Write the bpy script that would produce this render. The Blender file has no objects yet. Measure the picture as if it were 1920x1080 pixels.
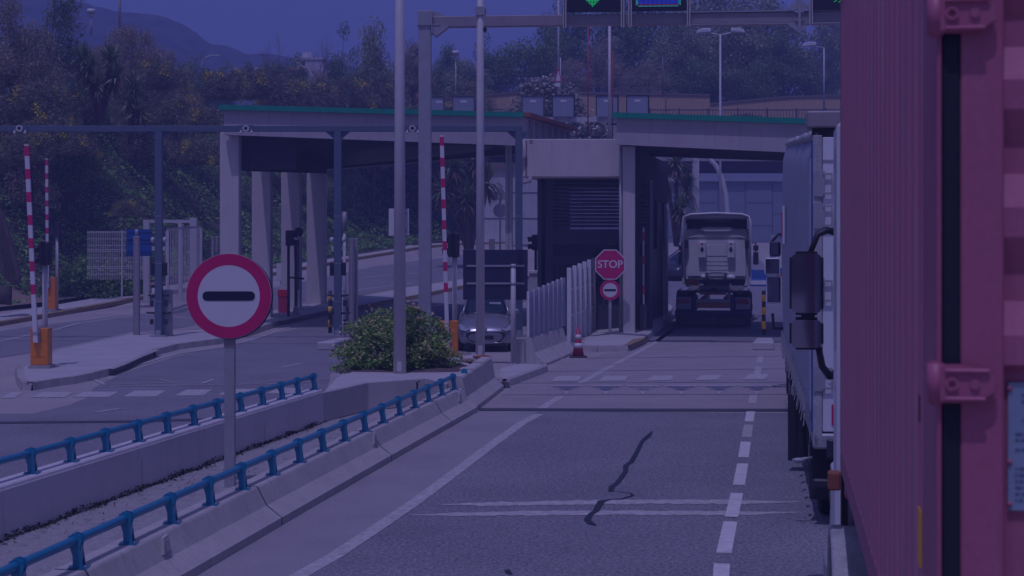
import bpy, bmesh, math, random
import numpy as np
from mathutils import Vector, Matrix, noise
SC = bpy.context.scene
COL = SC.collection
R = math.radians
random.seed(7); np.random.seed(7)
# ---------------------------------------------------------------- camera
F = 3110.0; CX = 960.0; HY = 445.0; CH = 3.0      # focal length in photo pixels, vanishing level, eye height
cam_d = bpy.data.cameras.new('camera'); cam = bpy.data.objects.new('camera', cam_d); COL.objects.link(cam)
cam.location = (0, 0, CH); cam.rotation_euler = (R(90), 0, 0)
cam_d.sensor_width = 36; cam_d.lens = F / 1920 * 36
cam_d.shift_y = -(540 - HY) / 1920
cam_d.clip_start = .1; cam_d.clip_end = 6000
cam_d.dof.use_dof = True; cam_d.dof.focus_distance = 38; cam_d.dof.aperture_fstop = 6.3
SC.camera = cam
# ---------------------------------------------------------------- sky, sun, exposure
SUN = Vector((.12, .38, -1)).normalized()            # the way the light travels
elev = math.asin(-SUN.z); azim = math.atan2(-SUN.x, -SUN.y)
w = bpy.data.worlds.new('World'); SC.world = w; w.use_nodes = True
nt = w.node_tree; nt.nodes.clear()
sky = nt.nodes.new('ShaderNodeTexSky'); sky.sky_type = 'NISHITA'; sky.sun_disc = False
sky.sun_elevation = elev; sky.sun_rotation = azim
sky.air_density = 1.0; sky.dust_density = 3.0; sky.ozone_density = 1.5
tint = nt.nodes.new('ShaderNodeMix'); tint.data_type = 'RGBA'; tint.blend_type = 'MULTIPLY'
tint.inputs['Factor'].default_value = 1
tint.inputs['B'].default_value = (.50, .52, 1.12, 1)
bg = nt.nodes.new('ShaderNodeBackground'); bg.inputs['Strength'].default_value = .15
wo = nt.nodes.new('ShaderNodeOutputWorld')
nt.links.new(sky.outputs['Color'], tint.inputs['A']); nt.links.new(tint.outputs['Result'], bg.inputs['Color'])
nt.links.new(bg.outputs['Background'], wo.inputs['Surface'])
sd = bpy.data.lights.new('sun', 'SUN'); so = bpy.data.objects.new('sun', sd); COL.objects.link(so)
sd.energy = 3.7; sd.angle = R(.5); sd.color = (.575, .525, 1.0)
so.rotation_euler = SUN.to_track_quat('-Z', 'Y').to_euler(); so.location = (0, 0, 60)
SC.view_settings.view_transform = 'Standard'; SC.view_settings.look = 'None'
SC.view_settings.exposure = -1.70; SC.view_settings.gamma = 1
SC.cycles.max_bounces = 6; SC.cycles.volume_bounces = 1
SC.cycles.use_denoising = True
# ---------------------------------------------------------------- ground height and pixel -> place
def gz(Y):
    if Y < 55: return 0.0
    if Y < 65: return .025 * (Y - 55)
    if Y < 110: return .25 + .06 * (Y - 65)
    return 2.95
def A(px, py, Y):
    return Vector(((px - CX) / F * Y, Y, CH - (py - HY) / F * Y))
def G(px, py, dz=0.0):
    lo, hi = 5.0, 400.0
    for _ in range(50):
        m = (lo + hi) / 2
        if CH - (py - HY) / F * m > gz(m) + dz: lo = m
        else: hi = m
    return Vector(((px - CX) / F * lo, lo, gz(lo) + dz))
RA = -math.atan(.161)                                 # heading of our road
RDV = Vector((.159, .987, 0))
# ---------------------------------------------------------------- mesh helper
class B:
    def __init__(s): s.bm = bmesh.new()
    def poly(s, pts, smooth=False):
        f = s.bm.faces.new([s.bm.verts.new(p) for p in pts]); f.smooth = smooth; return f
    def hexa(s, p):                                   # 8 points: bottom ring of 4, top ring of 4
        v = [s.bm.verts.new(q) for q in p]
        for f in ((3, 2, 1, 0), (4, 5, 6, 7), (0, 1, 5, 4), (1, 2, 6, 5), (2, 3, 7, 6), (3, 0, 4, 7)):
            s.bm.faces.new([v[i] for i in f])
        return s
    def box(s, x0, x1, y0, y1, z0, z1, M=None):
        p = [Vector(q) for q in ((x0, y0, z0), (x1, y0, z0), (x1, y1, z0), (x0, y1, z0), (x0, y0, z1), (x1, y0, z1), (x1, y1, z1), (x0, y1, z1))]
        if M: p = [M @ q for q in p]
        return s.hexa(p)
    def prism(s, pts, off):                           # polygon in 3D pushed along off
        off = Vector(off); a = [s.bm.verts.new(p) for p in pts]; b = [s.bm.verts.new(Vector(p) + off) for p in pts]
        n = len(pts)
        s.bm.faces.new(a[::-1]); s.bm.faces.new(b)
        for i in range(n): s.bm.faces.new((a[i], a[(i + 1) % n], b[(i + 1) % n], b[i]))
        return s
    def tube(s, path, r, n=10, cap=True):
        path = [Vector(p) for p in path]; rr = r if isinstance(r, (list, tuple)) else [r] * len(path)
        rings = []; up = None
        for i, p in enumerate(path):
            d = (path[min(i + 1, len(path) - 1)] - path[max(i - 1, 0)])
            d = d.normalized() if d.length > 1e-9 else Vector((0, 0, 1))
            if up is None: up = d.orthogonal().normalized()
            else:
                up = up - d * up.dot(d)
                up = up.normalized() if up.length > 1e-6 else d.orthogonal().normalized()
            q = d.cross(up)
            rings.append([s.bm.verts.new(p + (up * math.cos(2 * math.pi * k / n) + q * math.sin(2 * math.pi * k / n)) * rr[i]) for k in range(n)])
        for a, b in zip(rings, rings[1:]):
            for k in range(n):
                f = s.bm.faces.new((a[k], a[(k + 1) % n], b[(k + 1) % n], b[k])); f.smooth = n > 5
        if cap: s.bm.faces.new(rings[0][::-1]); s.bm.faces.new(rings[-1])
        return s
    def disc(s, c, nrm, r, t, n=48, r_in=0):          # round plate, centre of its front face at c, facing nrm
        c = Vector(c); nrm = Vector(nrm).normalized(); u = nrm.cross(Vector((0, 0, 1)))
        u = u.normalized() if u.length > 1e-6 else Vector((1, 0, 0)); v = u.cross(nrm)
        def ring(rad, o): return [s.bm.verts.new(c + (u * math.cos(2 * math.pi * k / n) + v * math.sin(2 * math.pi * k / n)) * rad - nrm * o) for k in range(n)]
        a = ring(r, 0); b = ring(r, t)
        for k in range(n): s.bm.faces.new((a[k], a[(k + 1) % n], b[(k + 1) % n], b[k]))
        if r_in:
            c2 = ring(r_in, 0); d2 = ring(r_in, t)
            for k in range(n):
                j = (k + 1) % n
                s.bm.faces.new((a[k], a[j], c2[j], c2[k])); s.bm.faces.new((b[k], b[j], d2[j], d2[k])); s.bm.faces.new((c2[k], c2[j], d2[j], d2[k]))
        else: s.bm.faces.new(a); s.bm.faces.new(b)
        return s
    def ball(s, c, r, sc=(1, 1, 1), sub=2):
        d = bmesh.ops.create_icosphere(s.bm, subdivisions=sub, radius=r)
        for v in d['verts']: v.co = Vector((v.co.x * sc[0], v.co.y * sc[1], v.co.z * sc[2])) + Vector(c)
        for f in {f for v in d['verts'] for f in v.link_faces}: f.smooth = True
        return s
    def grid(s, fn, nu, nv, smooth=True):
        g = [[s.bm.verts.new(fn(i / nu, j / nv)) for j in range(nv + 1)] for i in range(nu + 1)]
        for i in range(nu):
            for j in range(nv):
                f = s.bm.faces.new((g[i][j], g[i + 1][j], g[i + 1][j + 1], g[i][j + 1])); f.smooth = smooth
        return s
    def bevel(s, w, seg=1, ang=30):
        bmesh.ops.recalc_face_normals(s.bm, faces=s.bm.faces)
        e = [e for e in s.bm.edges if len(e.link_faces) == 2 and e.calc_face_angle(0) > R(ang)]
        bmesh.ops.bevel(s.bm, geom=e, offset=w, segments=seg, affect='EDGES', clamp_overlap=True)
        return s
FR = {}                                               # thing name -> matrix of its frame
def th(name, label, cat, loc=(0, 0, 0), rz=0.0, group=None):
    o = bpy.data.objects.new(name, None); COL.objects.link(o)
    o.empty_display_size = .2
    o.location = loc; o.rotation_euler = (0, 0, rz)
    o['label'] = label; o['category'] = cat
    if group: o['group'] = group
    FR[o.name] = Matrix.Translation(Vector(loc)) @ Matrix.Rotation(rz, 4, 'Z')
    return o
def part(name, b, m, parent=None, W=False, label=None, fixn=True):
    bm = b.bm
    if W and parent: bm.transform(FR[parent.name].inverted())
    if fixn: bmesh.ops.recalc_face_normals(bm, faces=bm.faces)
    me = bpy.data.meshes.new(name); bm.to_mesh(me); bm.free()
    me.materials.append(m)
    o = bpy.data.objects.new(name, me); COL.objects.link(o)
    if parent: o.parent = parent; FR[o.name] = FR[parent.name]
    if label: o['label'] = label
    return o
def solo(name, b, m, label, cat, loc, group=None, W=True):
    """a thing that is one mesh"""
    loc = Vector(loc); bm = b.bm
    if W: bm.transform(Matrix.Translation(-loc))
    o = part(name, b, m); o.location = loc; o['label'] = label; o['category'] = cat
    if group: o['group'] = group
    return o
def struct(name, b, m, kind='structure', fixn=True):
    o = part(name, b, m, fixn=fixn); o['kind'] = kind; return o
def copy_tree(o, parent=None, lib=None):
    c = o.copy(); COL.objects.link(c)
    if parent: c.parent = parent
    for ch in list(o.children): copy_tree(ch, c)
    return c
def raw_mesh(name, verts, faces, m, parent=None, smooth=False):
    me = bpy.data.meshes.new(name)
    nv = len(verts); nf = len(faces); k = faces.shape[1]
    me.vertices.add(nv); me.vertices.foreach_set('co', verts.astype(np.float32).ravel())
    me.loops.add(nf * k); me.loops.foreach_set('vertex_index', faces.astype(np.int32).ravel())
    me.polygons.add(nf); me.polygons.foreach_set('loop_start', np.arange(0, nf * k, k, dtype=np.int32))
    me.update(calc_edges=True); me.materials.append(m)
    if smooth: me.shade_smooth()
    o = bpy.data.objects.new(name, me); COL.objects.link(o)
    if parent: o.parent = parent; FR[o.name] = FR.get(parent.name, Matrix())
    return o
def textobj(name, s, size, M, m, parent, extrude=.001):
    c = bpy.data.curves.new(name, 'FONT'); c.body = s; c.size = size; c.extrude = extrude
    c.align_x = 'CENTER'; c.align_y = 'CENTER'; c.offset = size * .018
    c.materials.append(m)
    t = bpy.data.objects.new(name, c); COL.objects.link(t); bpy.context.view_layer.update()
    me = bpy.data.meshes.new_from_object(t); bpy.data.objects.remove(t); bpy.data.curves.remove(c)
    o = bpy.data.objects.new(name, me); COL.objects.link(o); o.parent = parent
    o.matrix_local = M; return o
# ---------------------------------------------------------------- materials
def mat(name, c, rough=.6, metal=0.0, c2=None, sc=3.0, amt=.5, fine=0.0, fsc=120, bump=0.0, bsc=60, streak=None, emit=None, spec=None, coat=0, island=0.0, sheen=0):
    m = bpy.data.materials.new(name); m.use_nodes = True; n = m.node_tree; N = n.nodes; L = n.links
    p = N['Principled BSDF']; p.inputs['Roughness'].default_value = rough; p.inputs['Metallic'].default_value = metal
    if spec is not None: p.inputs['Specular IOR Level'].default_value = spec
    if coat: p.inputs['Coat Weight'].default_value = coat
    col = tuple(c) + (1,)
    if emit:
        p.inputs['Emission Color'].default_value = col; p.inputs['Emission Strength'].default_value = emit
        p.inputs['Base Color'].default_value = (0.01, .01, .01, 1); return m
    out = None
    tc = N.new('ShaderNodeTexCoord')
    def mix(a, b, fac, blend='MIX'):
        x = N.new('ShaderNodeMix'); x.data_type = 'RGBA'; x.blend_type = blend
        for sock, v in (('A', a), ('B', b)):
            if isinstance(v, tuple): x.inputs[sock].default_value = v
            else: L.new(v, x.inputs[sock])
        if isinstance(fac, float): x.inputs['Factor'].default_value = fac
        else: L.new(fac, x.inputs['Factor'])
        return x.outputs['Result']
    def nz(scale, det=4, rgh=.6, vec=None, sx=None):
        t = N.new('ShaderNodeTexNoise'); t.inputs['Scale'].default_value = scale; t.inputs['Detail'].default_value = det; t.inputs['Roughness'].default_value = rgh
        v = vec or tc.outputs['Object']
        if sx:
            mp = N.new('ShaderNodeMapping'); mp.inputs['Scale'].default_value = sx; L.new(v, mp.inputs['Vector']); v = mp.outputs['Vector']
        L.new(v, t.inputs['Vector']); return t.outputs['Fac']
    def ramp(f, a, b):
        r = N.new('ShaderNodeMapRange'); r.inputs['From Min'].default_value = a; r.inputs['From Max'].default_value = b; L.new(f, r.inputs['Value']); return r.outputs['Result']
    out = col
    if c2 is not None:
        f = ramp(nz(sc, 6, .65), .5 - .28 * (1.2 - amt), .5 + .28 * (1.2 - amt)); out = mix(col, tuple(c2) + (1,), f)
    if streak:                                        # vertical dirt runs
        f = ramp(nz(1.0, 5, .7, sx=(9, 9, .7)), .52, .75); out = mix(out, tuple(streak) + (1,), f)
    if fine:
        f = nz(fsc, 2, .8); lo = tuple(max(0, 1 - fine) for _ in range(3)) + (1,); hi = (1 + fine,) * 3 + (1,)
        out = mix(out, mix(lo, hi, ramp(f, .3, .7)), 1.0, 'MULTIPLY')
    if island:
        g = N.new('ShaderNodeNewGeometry'); lo = (1 - island,) * 3 + (1,); hi = (1 + island,) * 3 + (1,)
        out = mix(out, mix(lo, hi, g.outputs['Random Per Island']), 1.0, 'MULTIPLY')
    if isinstance(out, tuple): p.inputs['Base Color'].default_value = out
    else: L.new(out, p.inputs['Base Color'])
    if bump:
        b = N.new('ShaderNodeBump'); b.inputs['Strength'].default_value = bump; b.inputs['Distance'].default_value = .02
        L.new(nz(bsc, 4, .7), b.inputs['Height']); L.new(b.outputs['Normal'], p.inputs['Normal'])
    return m
def leafmat(name, c, c2, tr=.36):
    m = bpy.data.materials.new(name); m.use_nodes = True; n = m.node_tree; N = n.nodes; L = n.links
    p = N['Principled BSDF']; p.inputs['Roughness'].default_value = .6; p.inputs['Specular IOR Level'].default_value = .3
    g = N.new('ShaderNodeNewGeometry'); x = N.new('ShaderNodeMix'); x.data_type = 'RGBA'
    x.inputs['A'].default_value = tuple(c) + (1,); x.inputs['B'].default_value = tuple(c2) + (1,)
    L.new(g.outputs['Random Per Island'], x.inputs['Factor']); L.new(x.outputs['Result'], p.inputs['Base Color'])
    t = N.new('ShaderNodeBsdfTranslucent'); L.new(x.outputs['Result'], t.inputs['Color'])
    s = N.new('ShaderNodeMixShader'); s.inputs['Fac'].default_value = tr
    L.new(p.outputs['BSDF'], s.inputs[1]); L.new(t.outputs['BSDF'], s.inputs[2]); L.new(s.outputs['Shader'], N['Material Output'].inputs['Surface'])
    return m
M = dict(
 concrete_ground=mat('ground_concrete', (0.461, 0.41, 0.397), .9, c2=(0.346, 0.307, 0.32), sc=.35, fine=.12, fsc=25, bump=.15, bsc=20),
 asphalt=mat('asphalt', (0.275, 0.262, 0.297), .92, c2=(0.209, 0.196, 0.237), sc=.4, fine=.6, fsc=26, bump=.5, bsc=30),
 asphalt_left=mat('asphalt_left', (0.268, 0.25, 0.287), .92, c2=(0.207, 0.195, 0.232), sc=.5, fine=.3, fsc=22, bump=.4, bsc=30),
 gutter=mat('gutter_concrete', (0.37, 0.337, 0.359), .9, c2=(0.294, 0.272, 0.304), sc=.6, fine=.14, fsc=40, bump=.2),
 slab=mat('slab_concrete', (0.397, 0.346, 0.358), .9, c2=(0.32, 0.282, 0.307), sc=.8, fine=.12, fsc=30, bump=.2),
 pavement=mat('pavement', (0.548, 0.512, 0.524), .9, c2=(0.452, 0.429, 0.441), sc=1.2, fine=.08, fsc=40, bump=.15),
 kerb=mat('kerb_stone', (0.512, 0.461, 0.461), .9, c2=(0.346, 0.307, 0.32), sc=2.5, fine=.1, bump=.3),
 yellow_kerb=mat('yellow_kerb', (.42, .28, .13), .9, c2=(.25, .19, .14), sc=3, fine=.15, bump=.2),
 barrier=mat('barrier_concrete', (0.563, 0.525, 0.512), .85, c2=(0.448, 0.41, 0.41), sc=1.6, fine=.08, fsc=70, bump=.25, bsc=25, streak=(0.384, 0.346, 0.358)),
 wall=mat('ramp_wall_concrete', (0.737, 0.683, 0.7), .85, c2=(0.626, 0.571, 0.607), sc=1.2, fine=.05, fsc=60, bump=.15, bsc=25, streak=(0.571, 0.516, 0.534)),
 paint=mat('road_paint', (.78, .74, .74), .8, c2=(.60, .56, .57), sc=6, fine=.12, fsc=60),
 paint_worn=mat('road_paint_worn', (.62, .58, .58), .8, c2=(.36, .33, .35), sc=9, fine=.2, fsc=50),
 tar=mat('crack_tar', (.035, .04, .06), .6),
 blue_mark=mat('blue_hump_paint', (.10, .12, .22), .8, c2=(.2, .18, .22), sc=8, fine=.3, fsc=50),
 grate=mat('drain_iron', (.06, .065, .09), .6, c2=(.10, .10, .12), sc=10),
 gravel=mat('gravel', (.42, .40, .41), .95, c2=(.31, .29, .31), sc=5, fine=.35, fsc=60, bump=.6, bsc=50),
 dirt=mat('dirt', (.34, .23, .19), .95, c2=(.22, .15, .12), sc=1.5, fine=.2, fsc=15, bump=.5, bsc=10),
 soil=mat('hill_soil', (.10, .09, .06), .95, c2=(.06, .065, .04), sc=.8, fine=.3, fsc=10),
 weeds=leafmat('weed_leaves', (.03, .035, .02), (.07, .06, .04)),
 canopy=mat('canopy_paint', (0.512, 0.461, 0.486), .6, c2=(0.435, 0.384, 0.422), sc=1.5, fine=.04, streak=(0.384, 0.32, 0.333)),
 green=mat('green_trim', (.0, .33, .22), .4, c2=(.0, .25, .17), sc=3),
 pillar=mat('pillar_concrete', (0.64, 0.589, 0.576), .8, c2=(0.563, 0.512, 0.512), sc=1, fine=.04, fsc=50, bump=.1, streak=(0.512, 0.461, 0.461)),
 dark_clad=mat('dark_cladding', (.05, .045, .07), .6, c2=(.035, .03, .05), sc=2),
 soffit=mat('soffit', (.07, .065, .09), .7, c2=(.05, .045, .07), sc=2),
 booth=mat('booth_metal', (.075, .065, .10), .5, c2=(.055, .05, .08), sc=2),
 glass=mat('dark_glass', (.015, .03, .05), .08, spec=.8),
 portal=mat('portal_paint', (.11, .15, .21), .5, c2=(.09, .13, .19), sc=2, fine=.04),
 galv=mat('galvanised', (.42, .42, .46), .5, .25, c2=(.34, .34, .38), sc=4, fine=.08, fsc=90),
 galv_warm=mat('galvanised_warm', (.36, .31, .33), .5, .2, c2=(.30, .26, .29), sc=3, fine=.06),
 white_metal=mat('white_paint_metal', (.60, .57, .58), .45, c2=(.54, .51, .53), sc=3, fine=.04),
 grey_panel=mat('grey_sign_back', (.30, .34, .42), .5, c2=(.26, .30, .38), sc=2),
 signwhite=mat('sign_white', (.74, .72, .74), .4, c2=(.70, .68, .70), sc=4),
 signred=mat('sign_red', (.66, .014, .15), .35, c2=(.60, .012, .135), sc=4),
 signdark=mat('sign_dark', (.012, .015, .05), .4),
 black=mat('black_plastic', (.022, .022, .035), .5, c2=(.03, .03, .045), sc=6),
 led_panel=mat('led_panel', (.008, .008, .02), .5),
 led_green=mat('led_green', (.02, .9, .25), emit=2.0),
 led_blue=mat('led_blue', (.03, .06, 1.0), emit=1.9),
 led_cyan=mat('led_cyan', (.05, .8, .9), emit=2.0),
 led_red=mat('led_red', (.9, .05, .3), emit=1.4),
 orange=mat('orange_paint', (.85, .26, .02), .45, c2=(.75, .21, .02), sc=3, coat=.2),
 red=mat('red_paint', (.62, .03, .05), .5),
 redsheet=mat('red_plastic', (.50, .04, .10), .5),
 yellow=mat('yellow_paint', (.85, .48, .03), .5),
 rail=mat('blue_rail', (.008, .23, .40), .35, c2=(.008, .20, .36), sc=6, coat=.3),
 navy=mat('navy_panel', (.018, .02, .06), .5, c2=(.03, .03, .08), sc=4),
 bluesign=mat('blue_sign', (.01, .09, .33), .5),
 container=mat('container_red', (0.47, 0.134, 0.224), .5, c2=(0.414, 0.123, 0.202), sc=1.4, amt=.6, fine=.05, fsc=40, bump=.05, bsc=10, streak=(0.47, 0.19, 0.258)),
 container_side=mat('container_side', (0.54, 0.192, 0.276), .5, c2=(0.456, 0.192, 0.276), sc=1.6, amt=.7, fine=.05, streak=(0.504, 0.288, 0.336)),
 gasket=mat('rubber_gasket', (.012, .014, .035), .6),
 placard=mat('metal_placard', (.30, .40, .50), .4, c2=(.25, .34, .44), sc=8),
 placard_ink=mat('placard_ink', (.12, .16, .24), .6),
 truckwhite=mat('truck_white', (0.784, 0.784, 0.82), .35, c2=(0.717, 0.717, 0.773), sc=2, coat=.3, streak=(0.65, 0.638, 0.672)),
 dirtywhite=mat('dirty_white', (.50, .50, .53), .6, c2=(.33, .32, .34), sc=5, fine=.15, fsc=50),
 curtain=mat('curtain_tarp', (.46, .48, .56), .5, c2=(.37, .39, .48), sc=2, fine=.03, streak=(.33, .35, .44)),
 blueband=mat('blue_band', (.02, .10, .38), .5),
 strap=mat('webbing', (.42, .40, .42), .8),
 tyre=mat('tyre', (.018, .018, .028), .85, c2=(.03, .03, .035), sc=6),
 chassis=mat('chassis_dark', (.025, .028, .05), .5, c2=(.04, .035, .05), sc=5),
 chassis_blue=mat('chassis_blue', (.012, .04, .12), .45),
 lampred=mat('lamp_red', (.30, .012, .03), .25, coat=.5),
 plateorange=mat('plate_orange', (.52, .19, .04), .5),
 mirror=mat('mirror_glass', (.30, .30, .38), .05, 1.0),
 carpaint=mat('car_silver', (.36, .35, .40), .28, .55, coat=.6),
 darkcar=mat('car_dark', (.05, .055, .08), .25, .4, coat=.6),
 chrome=mat('chrome', (.6, .6, .62), .15, 1.0),
 lampglass=mat('lamp_glass', (.45, .47, .52), .1, .3, coat=1),
 yellowwall=mat('ochre_render', (.62, .42, .24), .9, c2=(.55, .37, .22), sc=.6, fine=.04, fsc=10, streak=(.45, .31, .2)),
 wallcap=mat('wall_cap', (.22, .17, .15), .9),
 retwall=mat('retaining_panels', (.22, .25, .34), .85, c2=(.19, .22, .31), sc=.5),
 retwhite=mat('retaining_white', (.60, .59, .62), .85, c2=(.52, .51, .55), sc=.8, streak=(.42, .38, .40)),
 joint=mat('joint_and_shade_dark', (.08, .09, .12), .9),  # colours real joints and the painted portal beam shadow
 bandpale=mat('band_pale', (.36, .35, .38), .85),
 railiron=mat('iron_fence', (.09, .08, .10), .6),
 housewhite=mat('house_white', (.62, .60, .62), .85), houseorange=mat('house_orange', (.55, .25, .12), .9), housepink=mat('house_pink', (.42, .17, .15), .9),
 roof=mat('roof_tile', (.35, .13, .08), .9, c2=(.28, .1, .07), sc=4), winhole=mat('window_dark', (.03, .03, .05), .3),
 bark=mat('bark', (.12, .10, .09), .95, c2=(.07, .055, .05), sc=5, bump=.5, bsc=12),
 barepale=mat('bare_wood', (.22, .18, .18), .9),
 trunkfibre=mat('trunk_fibre', (.17, .12, .12), .95, c2=(.10, .07, .07), sc=3, bump=.6, bsc=20),
 mountain=mat('mountain_scrub', (.015, .04, .05), .95, c2=(.07, .085, .085), sc=.12, amt=.8, fine=.25, fsc=.4),
 ivy=leafmat('ivy_leaves', (0.0651, 0.156, 0.0463), (0.41, 0.695, 0.213)),
 bushleaf=leafmat('bush_leaves', (0.0743, 0.163, 0.0352), (0.417, 0.695, 0.184)),
 oleander=leafmat('oleander_leaves', (0.0558, 0.093, 0.0558), (0.242, 0.307, 0.172)),
 petal=leafmat('white_petals', (.55, .50, .48), (.75, .70, .66), .3),
 honey=leafmat('honey_petals', (.75, .55, .2), (.8, .72, .5), .3),
 broomflower=leafmat('broom_flowers', (.80, .62, .03), (.80, .70, .08), .3),
 broom=leafmat('broom_stems', (0.106, 0.123, 0.0836), (0.356, 0.343, 0.25), .15),
 yucca=leafmat('yucca_leaves', (0.0543, 0.093, 0.0465), (0.326, 0.406, 0.217), .1),
 deadleaf=leafmat('dead_yucca_leaves', (.14, .10, .08), (.24, .18, .14), .1),
 t_olive=leafmat('tree_olive', (0.124, 0.155, 0.0905), (0.559, 0.615, 0.365)),
 t_dark=leafmat('tree_dark', (0.0671, 0.119, 0.0543), (0.304, 0.439, 0.203)),
 t_green=leafmat('tree_green', (0.0652, 0.121, 0.0372), (0.312, 0.469, 0.155)),
 t_brown=leafmat('tree_tamarisk', (0.175, 0.154, 0.118), (0.634, 0.534, 0.408)),
 t_pine=leafmat('tree_pine', (0.0659, 0.114, 0.0659), (0.29, 0.404, 0.226)),
)
# ================================================================ SETTING
b = B()
ys = [-60, 0, 20, 40, 55, 58, 62, 65, 80, 95, 110, 150, 400, 2000]; xs = [-1500, -300, -60, -20, 0, 20, 60, 300, 1500]
b.grid(lambda u, v: Vector((xs[round(u * 8)], ys[round(v * 13)], gz(ys[round(v * 13)]))), 8, 13, False)
struct('ground', b, M['concrete_ground'], fixn=False)
def sheet(name, px, m, lvl, kind='structure'):
    """flat polygon on the ground, cut where the ground bends"""
    pts = [p if isinstance(p, Vector) else G(*p) for p in px]
    b = B(); b.poly([(p.x, p.y, 0) for p in pts])
    bm = b.bm; bmesh.ops.triangulate(bm, faces=bm.faces)
    for Y in (55, 65, 110):
        bmesh.ops.bisect_plane(bm, geom=bm.verts[:] + bm.edges[:] + bm.faces[:], plane_co=(0, Y, 0), plane_no=(0, 1, 0))
    for v in bm.verts: v.co.z = gz(v.co.y) + .004 * lvl
    for f in bm.faces:
        f.normal_update()
        if f.normal.z < 0: f.normal_flip()
    return struct(name, b, m, kind, fixn=False)
def ribbon(name, px, wd, m, lvl):
    pts = [p if isinstance(p, Vector) else G(*p) for p in px]
    l, r = [], []
    for i, p in enumerate(pts):
        d = (pts[min(i + 1, len(pts) - 1)] - pts[max(i - 1, 0)]); d.z = 0; d.normalize(); q = Vector((d.y, -d.x, 0)) * wd / 2
        l.append(p - q); r.append(p + q)
    b = B()
    for i in range(len(pts) - 1):
        for t in range(3):
            def LL(a, k): return a[i].lerp(a[i + 1], k)
            f = [LL(l, t / 3), LL(r, t / 3), LL(r, (t + 1) / 3), LL(l, (t + 1) / 3)]
            b.poly([(p.x, p.y, gz(p.y) + .004 * lvl) for p in f])
    return struct(name, b, m)
# main carriageway: asphalt in front of the drain, pale slabs beyond, gutter strip by the barrier
sheet('road', [G(1010, 771), Vector((7.2, 28.1, 0)), Vector((9, 12, 0)), Vector((6, 4, 0)), Vector((-2.4, 4, 0)), G(560, 1079), G(702, 996), G(850, 893), G(924, 837)], M['asphalt'], 1)
sheet('gutter', [G(370, 1079), G(480, 1011), G(690, 893), G(893, 774), G(900, 771), G(1009, 771), G(924, 836), G(850, 892), G(702, 995), G(561, 1079), Vector((-2.42, 4, 0)), Vector((-4.4, 4, 0)), Vector((-4.1, 8, 0))], M['gutter'], 1)
sheet('road_slab', [G(900, 770), G(1480, 769), G(1700, 768), G(1700, 640), G(1225, 640), G(1000, 700)], M['slab'], 1)
sheet('left_road', [G(-300, 1000), G(-300, 735), G(0, 776), G(60, 776), G(130, 760), G(165, 745), G(176, 727), G(230, 700), G(330, 668), G(420, 649), G(520, 624), G(560, 616), G(640, 615), G(870, 590), G(870, 650), G(900, 680), G(620, 700), G(600, 795), G(300, 900), G(0, 1015)], M['asphalt_left'], 1)
sheet('far_left_road', [G(-300, 660), G(60, 612), G(250, 590), G(420, 560), G(700, 500), G(870, 478), G(990, 470), G(990, 500), G(870, 520), G(700, 556), G(600, 560), G(400, 600), G(100, 655), G(-300, 720)], M['asphalt_left'], 2)
sheet('mid_left_road', [G(640, 585), G(700, 575), G(870, 540), G(1010, 520), G(1010, 560), G(860, 590), G(660, 612)], M['asphalt_left'], 2)
sheet('lane_ahead', [G(1215, 640), G(1445, 640), G(1480, 640), G(1480, 560), G(1420, 480), G(1250, 478), G(1255, 590)], M['asphalt_left'], 2)
# painted markings
ribbon('edge_line', [(500, 1115), (628, 1043), (702, 994), (776, 944), (850, 889), (924, 833), (980, 793), (1010, 777)], .17, M['paint_worn'], 2)
ribbon('edge_line', [(1012, 769), (1030, 757), (1052, 744)], .16, M['paint_worn'], 2)
ribbon('edge_line', [(1088, 719), (1127, 697), (1160, 680), (1225, 645), (1262, 618)], .15, M['paint_worn'], 2)
def quad(name, px, m, lvl): return sheet(name, px, m, lvl)
cl = {1100: 1347, 1073: 1351, 1010: 1362, 949: 1377, 889: 1390, 843: 1396, 782: 1406, 747: 1412, 690: 1422, 640: 1431}
def cx(y):
    k = sorted(cl); 
    return float(np.interp(y, k, [cl[i] for i in k]))
for y0, y1, mm in ((1150, 1058, 'paint'), (1038, 979, 'paint'), (971, 926, 'paint'), (910, 870, 'paint'), (858, 829, 'paint'), (820, 797, 'paint_worn'), (791, 772, 'paint'), (757, 741, 'paint_worn'), (704, 688, 'paint_worn'), (680, 668, 'paint_worn')):
    ribbon('lane_dash', [(cx(y0), y0), (cx(y1), y1)], .145, M[mm], 3 if y0 > 930 and y1 < 960 else 2)
def rag(name, xa, ya, xb, yb, th_, m, lvl, seed):
    """worn stripe across the road with a ragged edge"""
    rnd = random.Random(seed); n = 60; top = []; bot = []
    for i in range(n + 1):
        t = i / n; x = xa + (xb - xa) * t; y = ya + (yb - ya) * t + math.sin(t * 7 + seed) * 1.2
        k = min(1, 6 * t, 6 * (1 - t)) 
        top.append(G(x, y - th_ / 2 * k * (.6 + .5 * rnd.random()))); bot.append(G(x, y + th_ / 2 * k * (.6 + .5 * rnd.random()) + .05))
    b = B()
    for i in range(n): b.poly([(p.x, p.y, .004 * lvl) for p in (bot[i], bot[i + 1], top[i + 1], top[i])])
    struct(name, b, m)
rag('cross_line', 812, 946, 1512, 941, 9, M['paint_worn'], 2, 1)
rag('cross_line', 760, 966, 1515, 961, 9, M['paint_worn'], 2, 2)
for x0, x1, y0, y1 in ((1038, 1091, 716, 706), (1127, 1178, 715, 705.5), (1217, 1264, 714, 705), (1308, 1353, 713, 704), (1397, 1441, 711, 702.5)):
    quad('crossing_block', [(x0 - 6, y1 + 10), (x1 - 6, y1 + 9), (x1, y1), (x0 + 8, y1)], M['paint_worn'], 3)
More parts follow.
